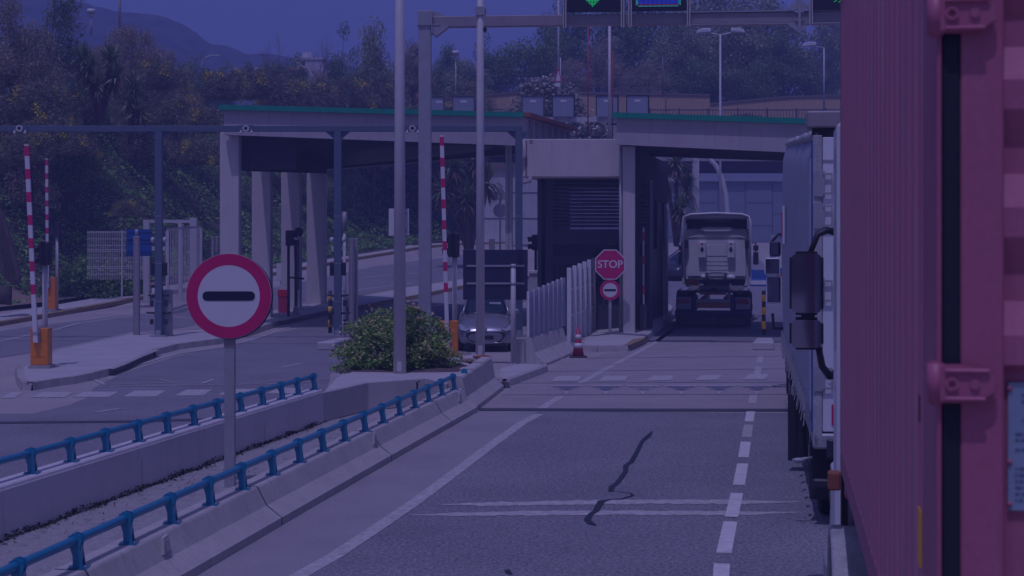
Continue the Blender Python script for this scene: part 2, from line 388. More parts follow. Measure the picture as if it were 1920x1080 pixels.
for x0, x1, y0, y1 in ((0, 45, 747, 736), (58, 139, 746, 736), (136, 222, 745, 735), (231, 311, 744, 733), (328, 398, 742, 731), (409, 485, 741, 730), (500, 570, 738, 728)):
    quad('crossing_block', [(x0, y0), (x1 - 18, y0), (x1, y1), (x0 + 22, y1)], M['paint_worn'], 2)
for i, x in enumerate((1062, 1136, 1206, 1277, 1348, 1419)):
    quad('hump_tooth', [(x - 36, 723.5), (x - 20, 727.5), (x - 8, 732.5), (x, 741), (x + 8, 732.5), (x + 20, 727.5), (x + 36, 723.5)], M['paint_worn'], 3)
    quad('hump_tooth', [(x - 27, 725.2), (x - 14, 728.6), (x - 4, 734), (x + 4, 734), (x + 14, 728.6), (x + 27, 725.2)], M['blue_mark'] if i != 2 else M['asphalt'], 4)
ribbon('hump_edge_line', [(985, 733), (1065, 724), (1460, 722)], .10, M['paint_worn'], 2)
ribbon('joint_or_beam_shadow', [(940, 741), (1480, 740)], .05, M['joint'], 2)
ribbon('joint_or_beam_shadow', [(950, 719), (1480, 717)], .05, M['joint'], 2)
ribbon('joint_or_beam_shadow', [(1020, 697), (1480, 692)], .05, M['joint'], 2)
ribbon('joint_or_beam_shadow', [(1100, 672), (1480, 668)], .06, M['joint'], 2)
ribbon('stop_line', [(1110, 684), (1460, 681)], .12, M['paint_worn'], 2)
for pts in ([(176, 712), (300, 712), (330, 718), (196, 722), (176, 712)], [(346, 712), (400, 712), (378, 720)], [(478, 718), (560, 710), (620, 712)], [(180, 726), (560, 720)], [(560, 718), (600, 714)]):
    ribbon('hump_tooth_line', pts, .09, M['paint_worn'], 3)
ribbon('lane_dash', [(178, 774), (226, 767)], .10, M['paint_worn'], 3)
ribbon('lane_dash', [(527, 690), (565, 682)], .10, M['paint_worn'], 3)
ribbon('edge_line', [(188, 706), (267, 682), (333, 664), (413, 652), (470, 638), (540, 615), (640, 590)], .12, M['paint_worn'], 3)
ribbon('edge_line', [(0, 640), (150, 606), (250, 592)], .14, M['paint_worn'], 3)
ribbon('joint_or_beam_shadow', [(0, 638.5), (100, 639), (185, 640.5)], .06, M['joint'], 3)  # dark line painted on the ground as the portal beam's shadow
ribbon('joint_or_beam_shadow', [(430, 645), (600, 645)], .06, M['joint'], 3)  # same beam shadow, painted on farther right
for a_, b_ in (((680, 520), (790, 512)), ((660, 545), (770, 532)), ((860, 530), (960, 515)), ((700, 500), (790, 494)), ((225, 596), (370, 598)), ((260, 588), (380, 600)), ((812, 575), (862, 566))):
    ribbon('lane_line', [a_, b_], .16, M['paint_worn'], 4)
ribbon('cable_joint', [(1250, 585), (1420, 600)], .06, M['joint'], 4)
# drains
ribbon('drain_grate', [(898, 768.5), (1200, 769.5), (1700, 770)], .42, M['grate'], 3)
ribbon('drain_grate', [(-60, 794), (250, 791), (400, 787), (480, 786)], .30, M['grate'], 3)
# sealed crack
cr = [(710, 350), (690, 375), (660, 400), (640, 440), (625, 470), (605, 505), (575, 525), (575, 555), (550, 590), (530, 615), (505, 630), (500, 655), (540, 656), (600, 665), (612, 676), (560, 692), (500, 697), (455, 705), (440, 725), (425, 755), (395, 775), (380, 800), (400, 820), (425, 828)]
cw = [.01, .07, .05, .05, .05, .06, .06, .05, .05, .05, .06, .05, .02, .02, .03, .02, .03, .08, .06, .06, .05, .06, .06, .02]
pts = [G(960 + x / 2.7, 680 + y / 2.7) for x, y in cr]; l, r_ = [], []
for i, p in enumerate(pts):
    d = pts[min(i + 1, len(pts) - 1)] - pts[max(i - 1, 0)]; d.normalize(); q = Vector((d.y, -d.x, 0)) * cw[i] * .62
    l.append(p - q); r_.append(p + q)
b = B()
for i in range(len(pts) - 1): b.poly([(p.x, p.y, .0125) for p in (l[i], r_[i], r_[i + 1], l[i + 1])])
struct('sealed_crack', b, M['tar'])
sheet('sealed_patch', [(945, 1071), (955, 1068), (962, 1079), (950, 1078)], M['tar'], 2)
# ---------------- kerbed islands
def island(name, px, h, mt, lo=0.0, mk=None, kw=.14):
    pts = [G(x, y, h) for x, y in px]
    b = B(); n = len(pts)
    b.poly([Vector((p.x, p.y, p.z)) for p in pts])
    struct(name, b, M[mt])
    c = sum(pts, Vector()) / n
    b = B()
    for i in range(n):
        p, q = pts[i], pts[(i + 1) % n]
        d = (q - p).normalized(); nn = Vector((d.y, -d.x, 0))
        if nn.dot((p + q) / 2 - c) < 0: nn = -nn
        o0, o1 = p + nn * .0, q + nn * .0; k0, k1 = p - nn * kw, q - nn * kw
        up = Vector((0, 0, .006))
        b.poly([o0 + up, o1 + up, k1 + up, k0 + up])
        b.poly([Vector((o0.x + nn.x * .03, o0.y + nn.y * .03, o0.z - h)), Vector((o1.x + nn.x * .03, o1.y + nn.y * .03, o1.z - h)), o1 + up, o0 + up])
    struct('kerb', b, M[mk or 'kerb'])
island('traffic_island', [(34, 708), (42, 717), (60, 718), (108, 710), (140, 706), (172, 700), (202, 692), (228, 682), (254, 670), (290, 656), (333, 645), (413, 635), (470, 620), (520, 602), (600, 584), (660, 572), (640, 563), (600, 566), (450, 596), (370, 618), (250, 622), (187, 637), (100, 655), (30, 688)], .15, 'pavement')
island('traffic_island', [(667, 575), (733, 562), (785, 553), (867, 536), (1000, 516), (990, 506), (867, 522), (760, 538), (690, 551), (640, 560)], .15, 'pavement', mk='yellow_kerb')
island('traffic_island', [(1085, 648), (1120, 649), (1177, 648), (1205, 636), (1213, 630), (1250, 598), (1262, 575), (1240, 560), (1110, 565), (1095, 600)], .15, 'pavement')
ye = B()
for q in ([(1180, 648), (1206, 637), (1214, 630), (1214, 637), (1206, 645), (1180, 657)],):
    pts = [G(x, y, .15 if i < 3 else 0) for i, (x, y) in enumerate(q)]
    off = Vector((.02, -.03, .004))
    ye.poly([p + off for p in pts])
    ye.poly([pts[0] + Vector((0, 0, .012)), pts[1] + Vector((0, 0, .012)), pts[2] + Vector((0, 0, .012)), pts[2] + Vector((-.25, .1, .012)), pts[0] + Vector((-.1, .25, .012))])
struct('kerb', ye, M['yellow_kerb'])
island('traffic_island', [(945, 716), (1025, 687), (1025, 681), (967, 681), (927, 688), (925, 706)], .13, 'pavement')
# left verge: pavement with yellow kerb, dirt, then the bank
kerbp = [(-200, 650), (0, 612), (120, 591), (250, 566), (390, 540), (520, 516), (670, 488), (737, 477), (785, 468), (820, 464), (867, 460), (927, 458), (997, 455), (1030, 454)]
KP = [G(x, y) for x, y in kerbp]
u_ = Vector((-.94, .34, 0))
b = B()
for i in range(len(KP) - 1):
    p, q = KP[i], KP[i + 1]; z = Vector((0, 0, .15)); w2 = u_ * .3
    b.poly([p, q, q + z, p + z]); b.poly([p + z, q + z, q + z + w2, p + z + w2])
struct('kerb', b, M['yellow_kerb'], fixn=True)
b = B()
for i in range(len(KP) - 1):
    p, q = KP[i], KP[i + 1]; z = Vector((0, 0, .14))
    b.poly([p + z, q + z, q + z + u_ * 1.8, p + z + u_ * 1.8])
struct('pavement', b, M['pavement'])
# ---------------- terrain: the bank on the left and the upper ground behind
def bank_z(p):
    """height of the bank at plan point p (distance d behind the kerb line)"""
    P0 = Vector((-19.5, 61, 0)); d0 = Vector((.344, .939, 0)); n0 = Vector((-.939, .344, 0))
    v = Vector((p[0], p[1], 0)) - P0; d = v.dot(n0); t = v.dot(d0)
    if d < 0: return gz(p[1]) + .13, d, t
    k = min(1, max(0, (d - 1.5) / 13)); s = k * k * (3 - 2 * k)
    z = gz(p[1]) * (1 - s) + s * (9.0 + .02 * max(0, t)) + max(0, d - 14) * .05 + .13
    z += s * .5 * noise.noise(Vector((p[0] * .25, p[1] * .25, 0))) + .25 * min(1, d / 3) * noise.noise(Vector((p[0] * .9, p[1] * .9, 3)))
    return z, d, t
P0 = Vector((-19.5, 61, 0)); D0 = Vector((.344, .939, 0)); N0 = Vector((-.939, .344, 0))
def hill_pt(u, v):
    t = -55 + u * 150; d = .8 + (v ** 1.5) * 75
    p = P0 + D0 * t + N0 * d; return Vector((p.x, p.y, bank_z(p)[0]))
b = B(); b.grid(hill_pt, 150, 60); struct('hillside', b, M['soil'])
def dirt_pt(u, v):
    t = -30 + u * 55; p = P0 + D0 * t + N0 * (.5 + v * 2.7)
    return Vector((p.x, p.y, bank_z(p)[0] + .05 + .18 * max(0, noise.noise(Vector((p.x * .6, p.y * .6, 9)))) * math.sin(math.pi * v)))
b = B(); b.grid(dirt_pt, 70, 8); struct('dirt_verge', b, M['dirt'])
UPZ = 10.3
b = B()
b.grid(lambda u, v: Vector((-14 + u * 110, 105.6 + v * 90, UPZ + max(0, (v * 90 - 22)) * .03 + (.4 * noise.noise(Vector((u * 20, v * 12, 1))) if v > 0.25 else 0))), 60, 40)
struct('upper_ground', b, M['soil'])
# ---------------- mountain ridge beyond the trees
MS = [(-400, -60), (-100, -30), (60, -8), (110, 8), (127, 3), (143, 1), (163, 5), (183, 17), (233, 23), (283, 29), (320, 33), (343, 43), (367, 62), (393, 82), (427, 90), (467, 99), (510, 104), (580, 112), (650, 122), (760, 138), (900, 150), (1200, 170)]
YM = 370.0
def mt_pt(u, v):
    x = -400 + u * 1600; yy = float(np.interp(x, [a for a, _ in MS], [c for _, c in MS]))
    top = CH - (yy - HY) / F * YM; X = (x - CX) / F * YM
    k = abs(v - .6) / .6 if v < .6 else (v - .6) / .4
    z = top * (1 - k ** 1.25) + noise.noise(Vector((X * .042, v * 9, 0))) * 6.5 * k * (1 - .5 * k) * 1.6 + noise.noise(Vector((X * .18, v * 30, 0))) * 1.2
    return Vector((X * (.75 + .42 * v), YM * (.72 + .46 * v) , z if v < .999 else -5))
b = B(); b.grid(mt_pt, 220, 60); struct('mountain', b, M['mountain'])
# ================================================================ BARRIERS AND RAMP WALLS
def smooth_path(pts, step=.35):
    out = []; ys_ = [p[1] for p in pts]; xs_ = [p[0] for p in pts]
    Y = ys_[0]
    while Y < ys_[-1] + 1e-6:
        out.append((float(np.interp(Y, ys_, xs_)), Y)); Y += step
    return out
base = [(-3.95, 7.0), (-3.50, 10), (-2.86, 14.3), (-2.52, 16.5), (-2.16, 18.7), (-1.83, 20.8), (-1.24, 24.6), (-.61, 28.4)]
pf = np.polyfit([p[1] for p in base], [p[0] for p in base], 3)
bx_ = lambda Y: float(np.polyval(pf, Y))
def sweep(prof, y0, y1, n, fx):
    b = B(); rings = []
    for i in range(n + 1):
        Y = y0 + (y1 - y0) * i / n; x = fx(Y); sl = (fx(Y + .1) - fx(Y - .1)) / .2; nn = Vector((1, -sl, 0)).normalized()
        rings.append([b.bm.verts.new(Vector((x, Y, 0)) + nn * o + Vector((0, 0, z))) for o, z in prof])
    k = len(prof)
    for a, c in zip(rings, rings[1:]):
        for j in range(k): b.bm.faces.new((a[j], a[(j + 1) % k], c[(j + 1) % k], c[j]))
    b.bm.faces.new(rings[0]); b.bm.faces.new(rings[-1][::-1])
    return b
prof = [(0, 0), (0, .085), (-.015, .095), (-.165, .205), (-.26, .385), (-.275, .40), (-.52, .40), (-.53, .39), (-.56, 0)]
rt = th('roadside_barrier', 'long low concrete barrier carrying a blue rail beside the main lane', 'barrier', (bx_(16), 16, 0))
part('concrete_body', sweep(prof, 6.5, 28.55, 64, bx_), M['barrier'], rt, W=True)
for Y in (12.9, 17.25, 22.2, 26.3):                 # joints
    b = B(); b.bm.free(); b = sweep([(.004, 0), (.004, .085), (-.158, .208), (-.255, .388), (-.27, .404), (-.52, .404), (-.52, .38), (-.2, .1)], Y, Y + .018, 1, bx_)
    part('joint', b, M['joint'], rt, W=True)
def railing(root, fx, off, zb, zr, ys_, r, y0, y1, lean=1):
    path = []
    for i in range(41):
        Y = y0 + (y1 - y0) * i / 40; path.append((fx(Y) + off, Y, zr))
    part('rail', B().tube(path, r, 12), M['rail'], root, W=True)
    for Y in ys_:
        x = fx(Y) + off; b = B()
        # plate post, broad foot, curled round the rail at the top
        t = .012; wd = .052
        pr = [(x - .01, zb), (x + .07, zb), (x + .055, zb + .10), (x + .045, zr - .05), (x + .062, zr + .0), (x + .045, zr + .045), (x + .0, zr + .058), (x - .045, zr + .04), (x - .058, zr + .0), (x - .05, zr - .03), (x - .03, zr - .06), (x - .012, zb + .10)]
        if lean < 0: pr = [(2 * x - a, c) for a, c in pr]
        b.prism([(a, Y - wd, c) for a, c in pr], (0, t, 0)); b.prism([(a, Y + wd - t, c) for a, c in pr], (0, t, 0))
        b.box(x - .008, x + .05, Y - wd + t, Y + wd - t, zb, zr - .045)
        b.box(x - .05, x + .10, Y - wd - .02, Y + wd + .02, zb - .002, zb + .012)
        p = part('post', b, M['rail'], root, W=True)
        b = B()
        for sx in (-.035, .085):
            b.tube([(x + sx, Y - .05, zb + .008), (x + sx, Y - .05, zb + .03)], .009, 6)
        part('bolt', b, M['galv'], p, W=True)
pxs = [(33, 1028), (142, 995), (236, 963), (318, 932), (390, 904), (451, 882), (508, 857), (558, 838), (602, 822), (643, 805), (681, 789), (715, 774), (746, 761), (775, 749), (801, 737), (826, 726), (849, 715), (870, 705)]
ry = []
for x, y in pxs:                                     # where each post stands: its pixel column on the rail curve
    k = (x - CX) / F; lo, hi = 7.0, 32.0
    for _ in range(40):
        m_ = (lo + hi) / 2
        if (bx_(m_) - .385) / m_ < k: lo = m_
        else: hi = m_
    ry.append(lo)
ry = [ry[0] - (ry[1] - ry[0]) * 1.0] + ry
railing(rt, bx_, -.385, .40, .62, ry, .037, 7.0, min(28.4, ry[-1] + .1))
for Y in (14.45, 22.05, 27.9):                       # round reflectors on the face
    x = bx_(Y) - .20; b = B(); b.box(x - .01, x + .02, Y - .09, Y + .09, .25, .40)
    p = part('reflector', b, M['white_metal'], rt, W=True)
    part('lens', B().disc((x + .035, Y, .325), (1, -.15, .1), .055, .02, 20), M['white_metal'], p, W=True)
# taller blocks at the far end
ex = lambda Y: -.62 + (Y - 28.6) * .112
ends = [(28.62, 30.0), (30.03, 31.4), (31.43, 32.7)]
for i, (a_, c_) in enumerate(ends):
    h = .60 + .02 * i
    b = sweep([(0, 0), (0, .08), (-.17, .24), (-.24, h - .03), (-.27, h), (-.44, h), (-.47, h - .03), (-.66, 0)], a_, c_, 3, ex)
    solo('concrete_barrier_block', b, M['barrier'], ['tall concrete barrier block joined to the far end of the blue-railed barrier', 'middle block of the three tall concrete ones beyond the blue rail', 'last tall concrete block, its end beside the low kerbed island'][i], 'barrier block', (ex((a_ + c_) / 2), (a_ + c_) / 2, 0), 'tall concrete barrier blocks past the blue rail')
# inner ramp wall
wb = [(-6.55, 8.0), (-5.62, 13), (-5.05, 16.4), (-4.42, 19.5), (-3.65, 23.6), (-3.06, 26.7)]
wpf = np.polyfit([p[1] for p in wb], [p[0] for p in wb], 2); wx = lambda Y: float(np.polyval(wpf, Y))
wt = th('ramp_wall', 'smooth low concrete wall with a blue rail, left of the trough', 'wall', (wx(18), 18, 0))
part('concrete_body', sweep([(0, -.0), (0, .50), (-.006, .51), (-.012, .535), (-.03, .55), (-.26, .55), (-.28, .53), (-.28, 0)], 8, 26.75, 50, wx), M['wall'], wt, W=True)
pxs = [56, 130, 196, 257, 311, 361, 406, 449, 490, 526, 556, 587]; wy = []
for x in pxs:
    k = (x - CX) / F; lo, hi = 7.0, 32.0
    for _ in range(40):
        m_ = (lo + hi) / 2
        if (wx(m_) - .14) / m_ < k: lo = m_
        else: hi = m_
    wy.append(lo)
railing(wt, wx, -.14, .55, .76, [2 * wy[0] - wy[1]] + wy, .037, 8.2, 26.7)
for Y, h0, h1 in ((19.7, .08, .36), (24.0, .05, .3)):
    b = B(); x = wx(Y) + .002
    z = h0; rnd = random.Random(int(Y)); pts = []
    for i in range(9):
        pts.append((x + .001, Y + .02 * (rnd.random() - .5) + .004, z + (h1 - h0) * i / 8))
    for p, q in zip(pts, pts[1:]):
        wq = .005 + .006 * rnd.random(); b.poly([(p[0], p[1] - wq, p[2]), (p[0], p[1] + wq, p[2]), (q[0], q[1] + wq, q[2]), (q[0], q[1] - wq, q[2])])
    part('crack', b, M['joint'], wt, W=True)
# trough floor, weeds, litter
b = B(); n = 40
for i in range(n):
    Y0 = 7 + i * 20.4 / n; Y1 = 7 + (i + 1) * 20.4 / n
    b.poly([(wx(Y0), Y0, .008), (bx_(Y0) - .5, Y0, .008), (bx_(Y1) - .5, Y1, .008), (wx(Y1), Y1, .008)])
struct('trough_floor', b, M['gravel'])
b = B()
for i in range(n):
    Y0 = 7 + i * 20.4 / n; Y1 = 7 + (i + 1) * 20.4 / n
    b.poly([(bx_(Y0) - .95, Y0, .012), (bx_(Y0) - .54, Y0, .012), (bx_(Y1) - .54, Y1, .012), (bx_(Y1) - .95, Y1, .012)])
struct('trough_paving', b, M['slab'])
def leaves(name, C, size, asp, m, parent=None, up=0.35, drop=None, rng=np.random, W=False):
    """C (n,3) leaf centres; every leaf is a bent rhombus of its own"""
    n = len(C); C = np.asarray(C, float)
    if W and parent: C = C - np.array(FR[parent.name].translation)
    a = rng.normal(size=(n, 3)); a[:, 2] *= .6
    if drop is not None: a[:, 2] = a[:, 2] * .3 - drop
    a /= np.linalg.norm(a, axis=1)[:, None] + 1e-9
    nn = rng.normal(size=(n, 3)); nn[:, 2] = np.abs(nn[:, 2]) + up
    c = np.cross(nn, a); c /= np.linalg.norm(c, axis=1)[:, None] + 1e-9
    s = (size * (.6 + .8 * rng.random(n)))[:, None]
    V = np.empty((n, 4, 3)); V[:, 0] = C - a * s; V[:, 1] = C + c * s * asp; V[:, 2] = C + a * s; V[:, 3] = C - c * s * asp
    V[:, 1, 2] += (s[:, 0] * .15); V[:, 3, 2] += (s[:, 0] * .15)
    return raw_mesh(name, V.reshape(-1, 3), np.arange(n * 4).reshape(n, 4), m, parent)
rg = np.random.RandomState(3)
n = 2600; Y = 8 + rg.rand(n) * 18.5; C = np.stack([np.array([wx(y) for y in Y]) + np.abs(rg.normal(size=n)) * .05 * (.4 + np.sin(Y * 3) ** 2), Y, .01 + rg.rand(n) * .07 * (.4 + .6 * np.sin(Y * 2.3 + 1) ** 2)], 1)
o = leaves('weeds', C, .022, .4, M['weeds'], rng=rg); o['kind'] = 'stuff'
o = leaves('litter', np.stack([(lambda y: np.array([wx(a) for a in y]) + .12 + rg.rand(220) * .8)(y := 8 + rg.rand(220) * 18), y, np.full(220, .02)], 1), .035, .15, M['deadleaf'], up=4, rng=rg); o['kind'] = 'stuff'
# raised planter platform
pl = [(602, 722, .5), (690, 716, .5), (800, 708, .5), (858, 702, .5), (920, 668, .5), (896, 664, .5), (800, 672, .5), (700, 684, .5), (632, 706, .5)]
tops = [A(x, y, 0) if False else None for x, y, z in pl]
tops = [Vector(((x - CX) / F * (Yq := F * (CH - z) / (y - HY)), Yq, z)) for x, y, z in pl]
tops[0] = Vector((-3.06, 26.8, .55)); tops[3] = Vector((-1.12, 28.4, .5)); 
tops[4] = Vector((-.98, 31.0, .5)); tops.insert(5, Vector((-.62, 35.4, .5)))
b = B(); b.prism([(p.x, p.y, .5) for p in tops], (0, 0, -.5)); b.bevel(.02)
struct('planter_platform', b, M['pavement'])
# ================================================================ PLANT BUILDERS
def crown_pts(R0, n, k, cr, rg, flat=1.0, shell=.55, holes=0.0):
    c = rg.normal(size=(k, 3)); c /= np.linalg.norm(c, axis=1)[:, None]; rad = shell + (1 - shell) * rg.rand(k)
    c = c * rad[:, None] * R0; c[:, 2] *= flat
    c[:, 2] += 0.15 * R0 * rg.normal(size=k)
    rr = cr * (.55 + .9 * rg.rand(k)); wq = rr ** 2; idx = rg.choice(k, n, p=wq / wq.sum())
    d = rg.normal(size=(n, 3)); d /= np.linalg.norm(d, axis=1)[:, None]; d[:, 2] *= .7
    return c[idx] + d * (rr[idx] * rg.rand(n) ** .45)[:, None], c
def make_tree(name, H, R0, zc, m, n, k, cr, size, asp, seed, flat=1.0, shell=.55, drop=None, limbs=7, bark='bark', lean=0, thick=1.0):
    rg = np.random.RandomState(seed)
    root = th(name, 'x', 'tree')
    C, cl = crown_pts(R0, n, k, cr, rg, flat, shell); C[:, 2] += zc; cl[:, 2] += zc
    C = C[C[:, 2] > .3]
    b = B(); r0 = .045 * H ** .9 * .5 * thick
    top = Vector((lean, 0, zc + R0 * flat * .5)); mid = Vector((lean * .3 + .15, .1, zc * .5))
    b.tube([(0, 0, -.6), (.02, 0, zc * .2), mid, (lean * .6, 0, zc * .85), top], [r0 * 1.3, r0, r0 * .85, r0 * .6, r0 * .2], 8)
    tr = part('trunk', b, M[bark], root)
    for i in range(limbs):
        e = Vector(cl[rg.randint(len(cl))]); s = Vector((lean * .3, 0, zc * (.35 + .45 * rg.rand()))); h = s.lerp(e, .5) + Vector((0, 0, -.08 * R0)) 
        part('limb', B().tube([s, h, e], [r0 * .45, r0 * .3, r0 * .08], 5), M[bark], tr)
    leaves('crown', C, size, asp, m, root, up=.8, drop=drop, rng=rg)
    return root
def place(src, first, x, y, z, sx, sz, rz, label, group=None, cat=None, m=None):
    o = src if first else copy_tree(src)
    o.location = (x, y, z); o.scale = (sx, sx, sz); o.rotation_euler = (0, 0, rz); o['label'] = label
    if group: o['group'] = group
    if cat: o['category'] = cat
    if m:
        for ch in o.children:
            if ch.name.startswith('crown') or ch.name.startswith('foliage'):
                ch.material_slots[0].link = 'OBJECT'; ch.material_slots[0].material = m
    return o
def tz(x, y):
    z, d, t = bank_z((x, y))
    if y > 106 and x > -14: return max(z if d > 0 else 0, UPZ)
    return z
used = {}
def tree(kind, px, pytop, pybase, Y, wpx, label, m=None, group='trees on the hill'):
    src, H, R0 = KIND[kind]
    p = A(px, pybase, Y); z = tz(p.x, Y); ztop = CH - (pytop - HY) / F * Y
    sz = max(.25, (ztop - z)) / H; sx = (wpx / F * Y / 2) / R0
    return place(src, kind not in used and not used.update({kind: 1}), p.x, Y, z - .1, sx, sz, random.random() * 6, label, group, m=m)
KIND = {
 'broad': (make_tree('tree', 10, 4.0, 6.2, M['t_olive'], 15000, 75, 1.1, .13, .5, 11, .85, .45), 10, 4.4),
 'round': (make_tree('tree', 10, 4.0, 6.0, M['t_dark'], 15000, 50, 1.35, .13, .55, 12, .95, .5), 10, 4.6),
 'feathery': (make_tree('tree', 10, 4.0, 5.4, M['t_brown'], 15000, 80, .95, .16, .2, 13, 1.05, .35, drop=.35, limbs=12), 10, 4.4),
 'pine': (make_tree('pine_tree', 10, 3.2, 5.6, M['t_pine'], 11000, 60, .8, .14, .2, 14, 1.35, .3, limbs=12), 10, 3.6),
}
def make_bare(seed):
    rg = random.Random(seed); root = th('bare_tree', 'x', 'tree')
    b = B(); b.tube([(0, 0, -.5), (.1, 0, 2), (0, .1, 4)], [.11, .09, .06], 6); part('trunk', b, M['barepale'], root)
    b = B()
    def grow(p, d, L, r, k):
        q = p + d * L; m_ = p.lerp(q, .5) + Vector((rg.uniform(-.1, .1), 0, rg.uniform(-.05, .1))) * L
        b.tube([p, m_, q], [r, r * .8, r * .55], 4, False)
        if k:
            for _ in range(3): grow(q if rg.random() < .6 else m_, (d + Vector((rg.uniform(-.8, .8), rg.uniform(-.8, .8), rg.uniform(-.1, .6)))).normalized(), L * .68, r * .55, k - 1)
    for z in (1.5, 2.2, 2.9, 3.4, 3.9, 4):
        grow(Vector((0, 0, z)), Vector((rg.uniform(-.8, .8), rg.uniform(-.8, .8), rg.uniform(.7, 1.2))).normalized(), 1.6, .045, 4)
    part('crown', b, M['barepale'], root); return root
KIND['bare'] = (make_bare(5), 8, 3)
# left group
T = [
 ('pine', 88, -70, 260, 78, 215, 'tall dark pine with a bare forked trunk at the top left corner', 't_pine'),
 ('feathery', 20, -30, 250, 74, 190, 'brownish feathery tree at the left edge, behind the tall dark pine', 't_brown'),
 ('feathery', 60, 60, 250, 73, 170, 'dense brownish tree filling the space left of the tall pine trunk', 't_brown'),
 ('feathery', 255, 38, 190, 86, 150, 'wide brown tamarisk crown right of the tall grey mast', 't_brown'),
 ('round', 120, 150, 260, 76, 170, 'round shady tree at the foot of the tall pine', 't_dark'),
 ('feathery', 700, 130, 320, 112, 160, 'scrubby tree seen under the long canopy behind its fourth pillar', 't_brown'),
 ('round', 820, 190, 440, 108, 140, 'dark tree under the long canopy behind the third boom', 't_dark'),
 ('feathery', 205, 40, 190, 88, 170, 'feathery brown tamarisk left of the tall grey mast on the skyline', 't_brown'),
 ('feathery', 285, 50, 200, 92, 120, 'feathery brown tamarisk sloping down under the mountain', 't_brown'),
 ('feathery', 150, 110, 250, 80, 150, 'low shady tree below the tall pine, left of the yuccas', 't_dark'),
 ('round', 362, 101, 170, 125, 90, 'small fresh green rounded tree below the mountain slope', 't_green'),
 ('round', 415, 118, 170, 130, 70, 'small dark rounded tree beside the arched lamp', 't_dark'),
 ('feathery', 330, 118, 210, 90, 130, 'grey brown shrubby tree right of the yuccas', 't_brown'),
 ('bare', 520, 48, 180, 105, 95, 'leafless tree with thin upright twigs against the sky'),
 ('bare', 602, 52, 180, 110, 70, 'second leafless tree, just left of the leaning conifer'),
 ('round', 535, 97, 170, 120, 110, 'dark low tree behind the leafless trees', 't_dark'),
 ('pine', 636, 50, 190, 100, 130, 'leaning dark conifer standing alone over the long canopy', 't_pine'),
 ('broad', 700, 62, 190, 104, 130, 'loose airy tree left of the tall white pole', 't_olive'),
 ('feathery', 590, 120, 200, 98, 130, 'brownish scrub tree under the leaning conifer', 't_brown'),
 ('broad', 775, 85, 200, 112, 90, 'brown-green tree between the white pole and the gantry column', 't_brown'),
 ('round', 655, 105, 200, 103, 120, 'dark bushy tree below the airy one', 't_dark'),
 ('broad', 845, 92, 190, 128, 90, 'small green tree behind the lamp right of the gantry column', 't_dark'),
 ('round', 925, 66, 190, 132, 100, 'round green tree left of the big green one by the gantry beam', 't_dark'),
 ('round', 1010, 52, 185, 130, 165, 'big leafy green tree beneath the left half of the gantry beam', 't_green'),
 ('broad', 880, 118, 195, 122, 110, 'brown-green bushy tree over the ochre wall', 't_olive'),
 ('broad', 1075, 5, 185, 136, 150, 'tall tree showing between the two poles under the first light panel', 't_dark'),
 ('feathery', 1120, 62, 185, 128, 160, 'reddish brown feathery tree under the light panels', 't_brown'),
 ('feathery', 1070, 108, 185, 126, 120, 'low reddish feathery tree above the flowering oleander', 't_brown'),
 ('broad', 1200, -20, 190, 138, 190, 'tall dark tree behind the blue light panel', 't_dark'),
 ('broad', 1265, 45, 190, 130, 150, 'yellowish green tree left of the twin-headed street lamp', 't_olive'),
 ('broad', 1330, -30, 190, 142, 210, 'high olive tree above the twin-headed street lamp', 't_olive'),
 ('broad', 1385, 30, 190, 132, 190, 'broad olive tree right of the twin-headed street lamp', 't_olive'),
 ('round', 1300, 95, 190, 127, 130, 'dark lower tree at the foot of the twin-headed lamp', 't_dark'),
 ('broad', 1450, 5, 190, 136, 180, 'large olive tree beneath the splice of the gantry beam', 't_olive'),
 ('broad', 1470, 70, 190, 129, 150, 'lower olive tree left of the single-headed lamp', 't_dark'),
 ('round', 1390, 110, 190, 126, 150, 'low dark tree behind the stepped ochre wall', 't_dark'),
 ('feathery', 1215, 105, 190, 125, 120, 'low brown tree behind the thin rusty mast', 't_brown'),
 ('pine', 1545, 75, 190, 135, 80, 'dark conifer behind the single-headed lamp', 't_pine'),
 ('broad', 1560, 20, 190, 150, 120, 'farthest tree, half hidden by the red container', 't_olive'),
]
for t in T: tree(t[0], t[1], t[2], t[3], t[4], t[5], t[6], M[t[7]] if len(t) > 7 else None)
# broom shrubs: wiry grey stems, yellow flowers
def make_broom(seed):
    rg = np.random.RandomState(seed); root = th('broom_shrub', 'x', 'shrub')
    n = 5200; d = rg.normal(size=(n, 3)); d[:, 2] = np.abs(d[:, 2]) * 1.1 + .15; d /= np.linalg.norm(d, axis=1)[:, None]
    C = d * (1.35 * rg.rand(n) ** .5)[:, None]; C[:, 0] += .3 * np.sin(C[:, 1] * 4); C *= (1 + .25 * np.sin(d[:, :1] * 7) * np.cos(d[:, 1:2] * 6))
    leaves('foliage', C, .11, .13, M['broom'], root, rng=rg)
    n = 240; d = rg.normal(size=(n, 3)); d[:, 2] = np.abs(d[:, 2]) + .5; d /= np.linalg.norm(d, axis=1)[:, None]
    j = rg.choice(7, n); cc = rg.normal(size=(7, 3)); cc[:, 2] = np.abs(cc[:, 2]) + .3; cc /= np.linalg.norm(cc, axis=1)[:, None]
    C = cc[j] * 1.28 + rg.normal(size=(n, 3)) * .12
    leaves('flowers', C, .042, .8, M['broomflower'], root, rng=rg)['kind'] = 'stuff'; return root
br = make_broom(2); first = True
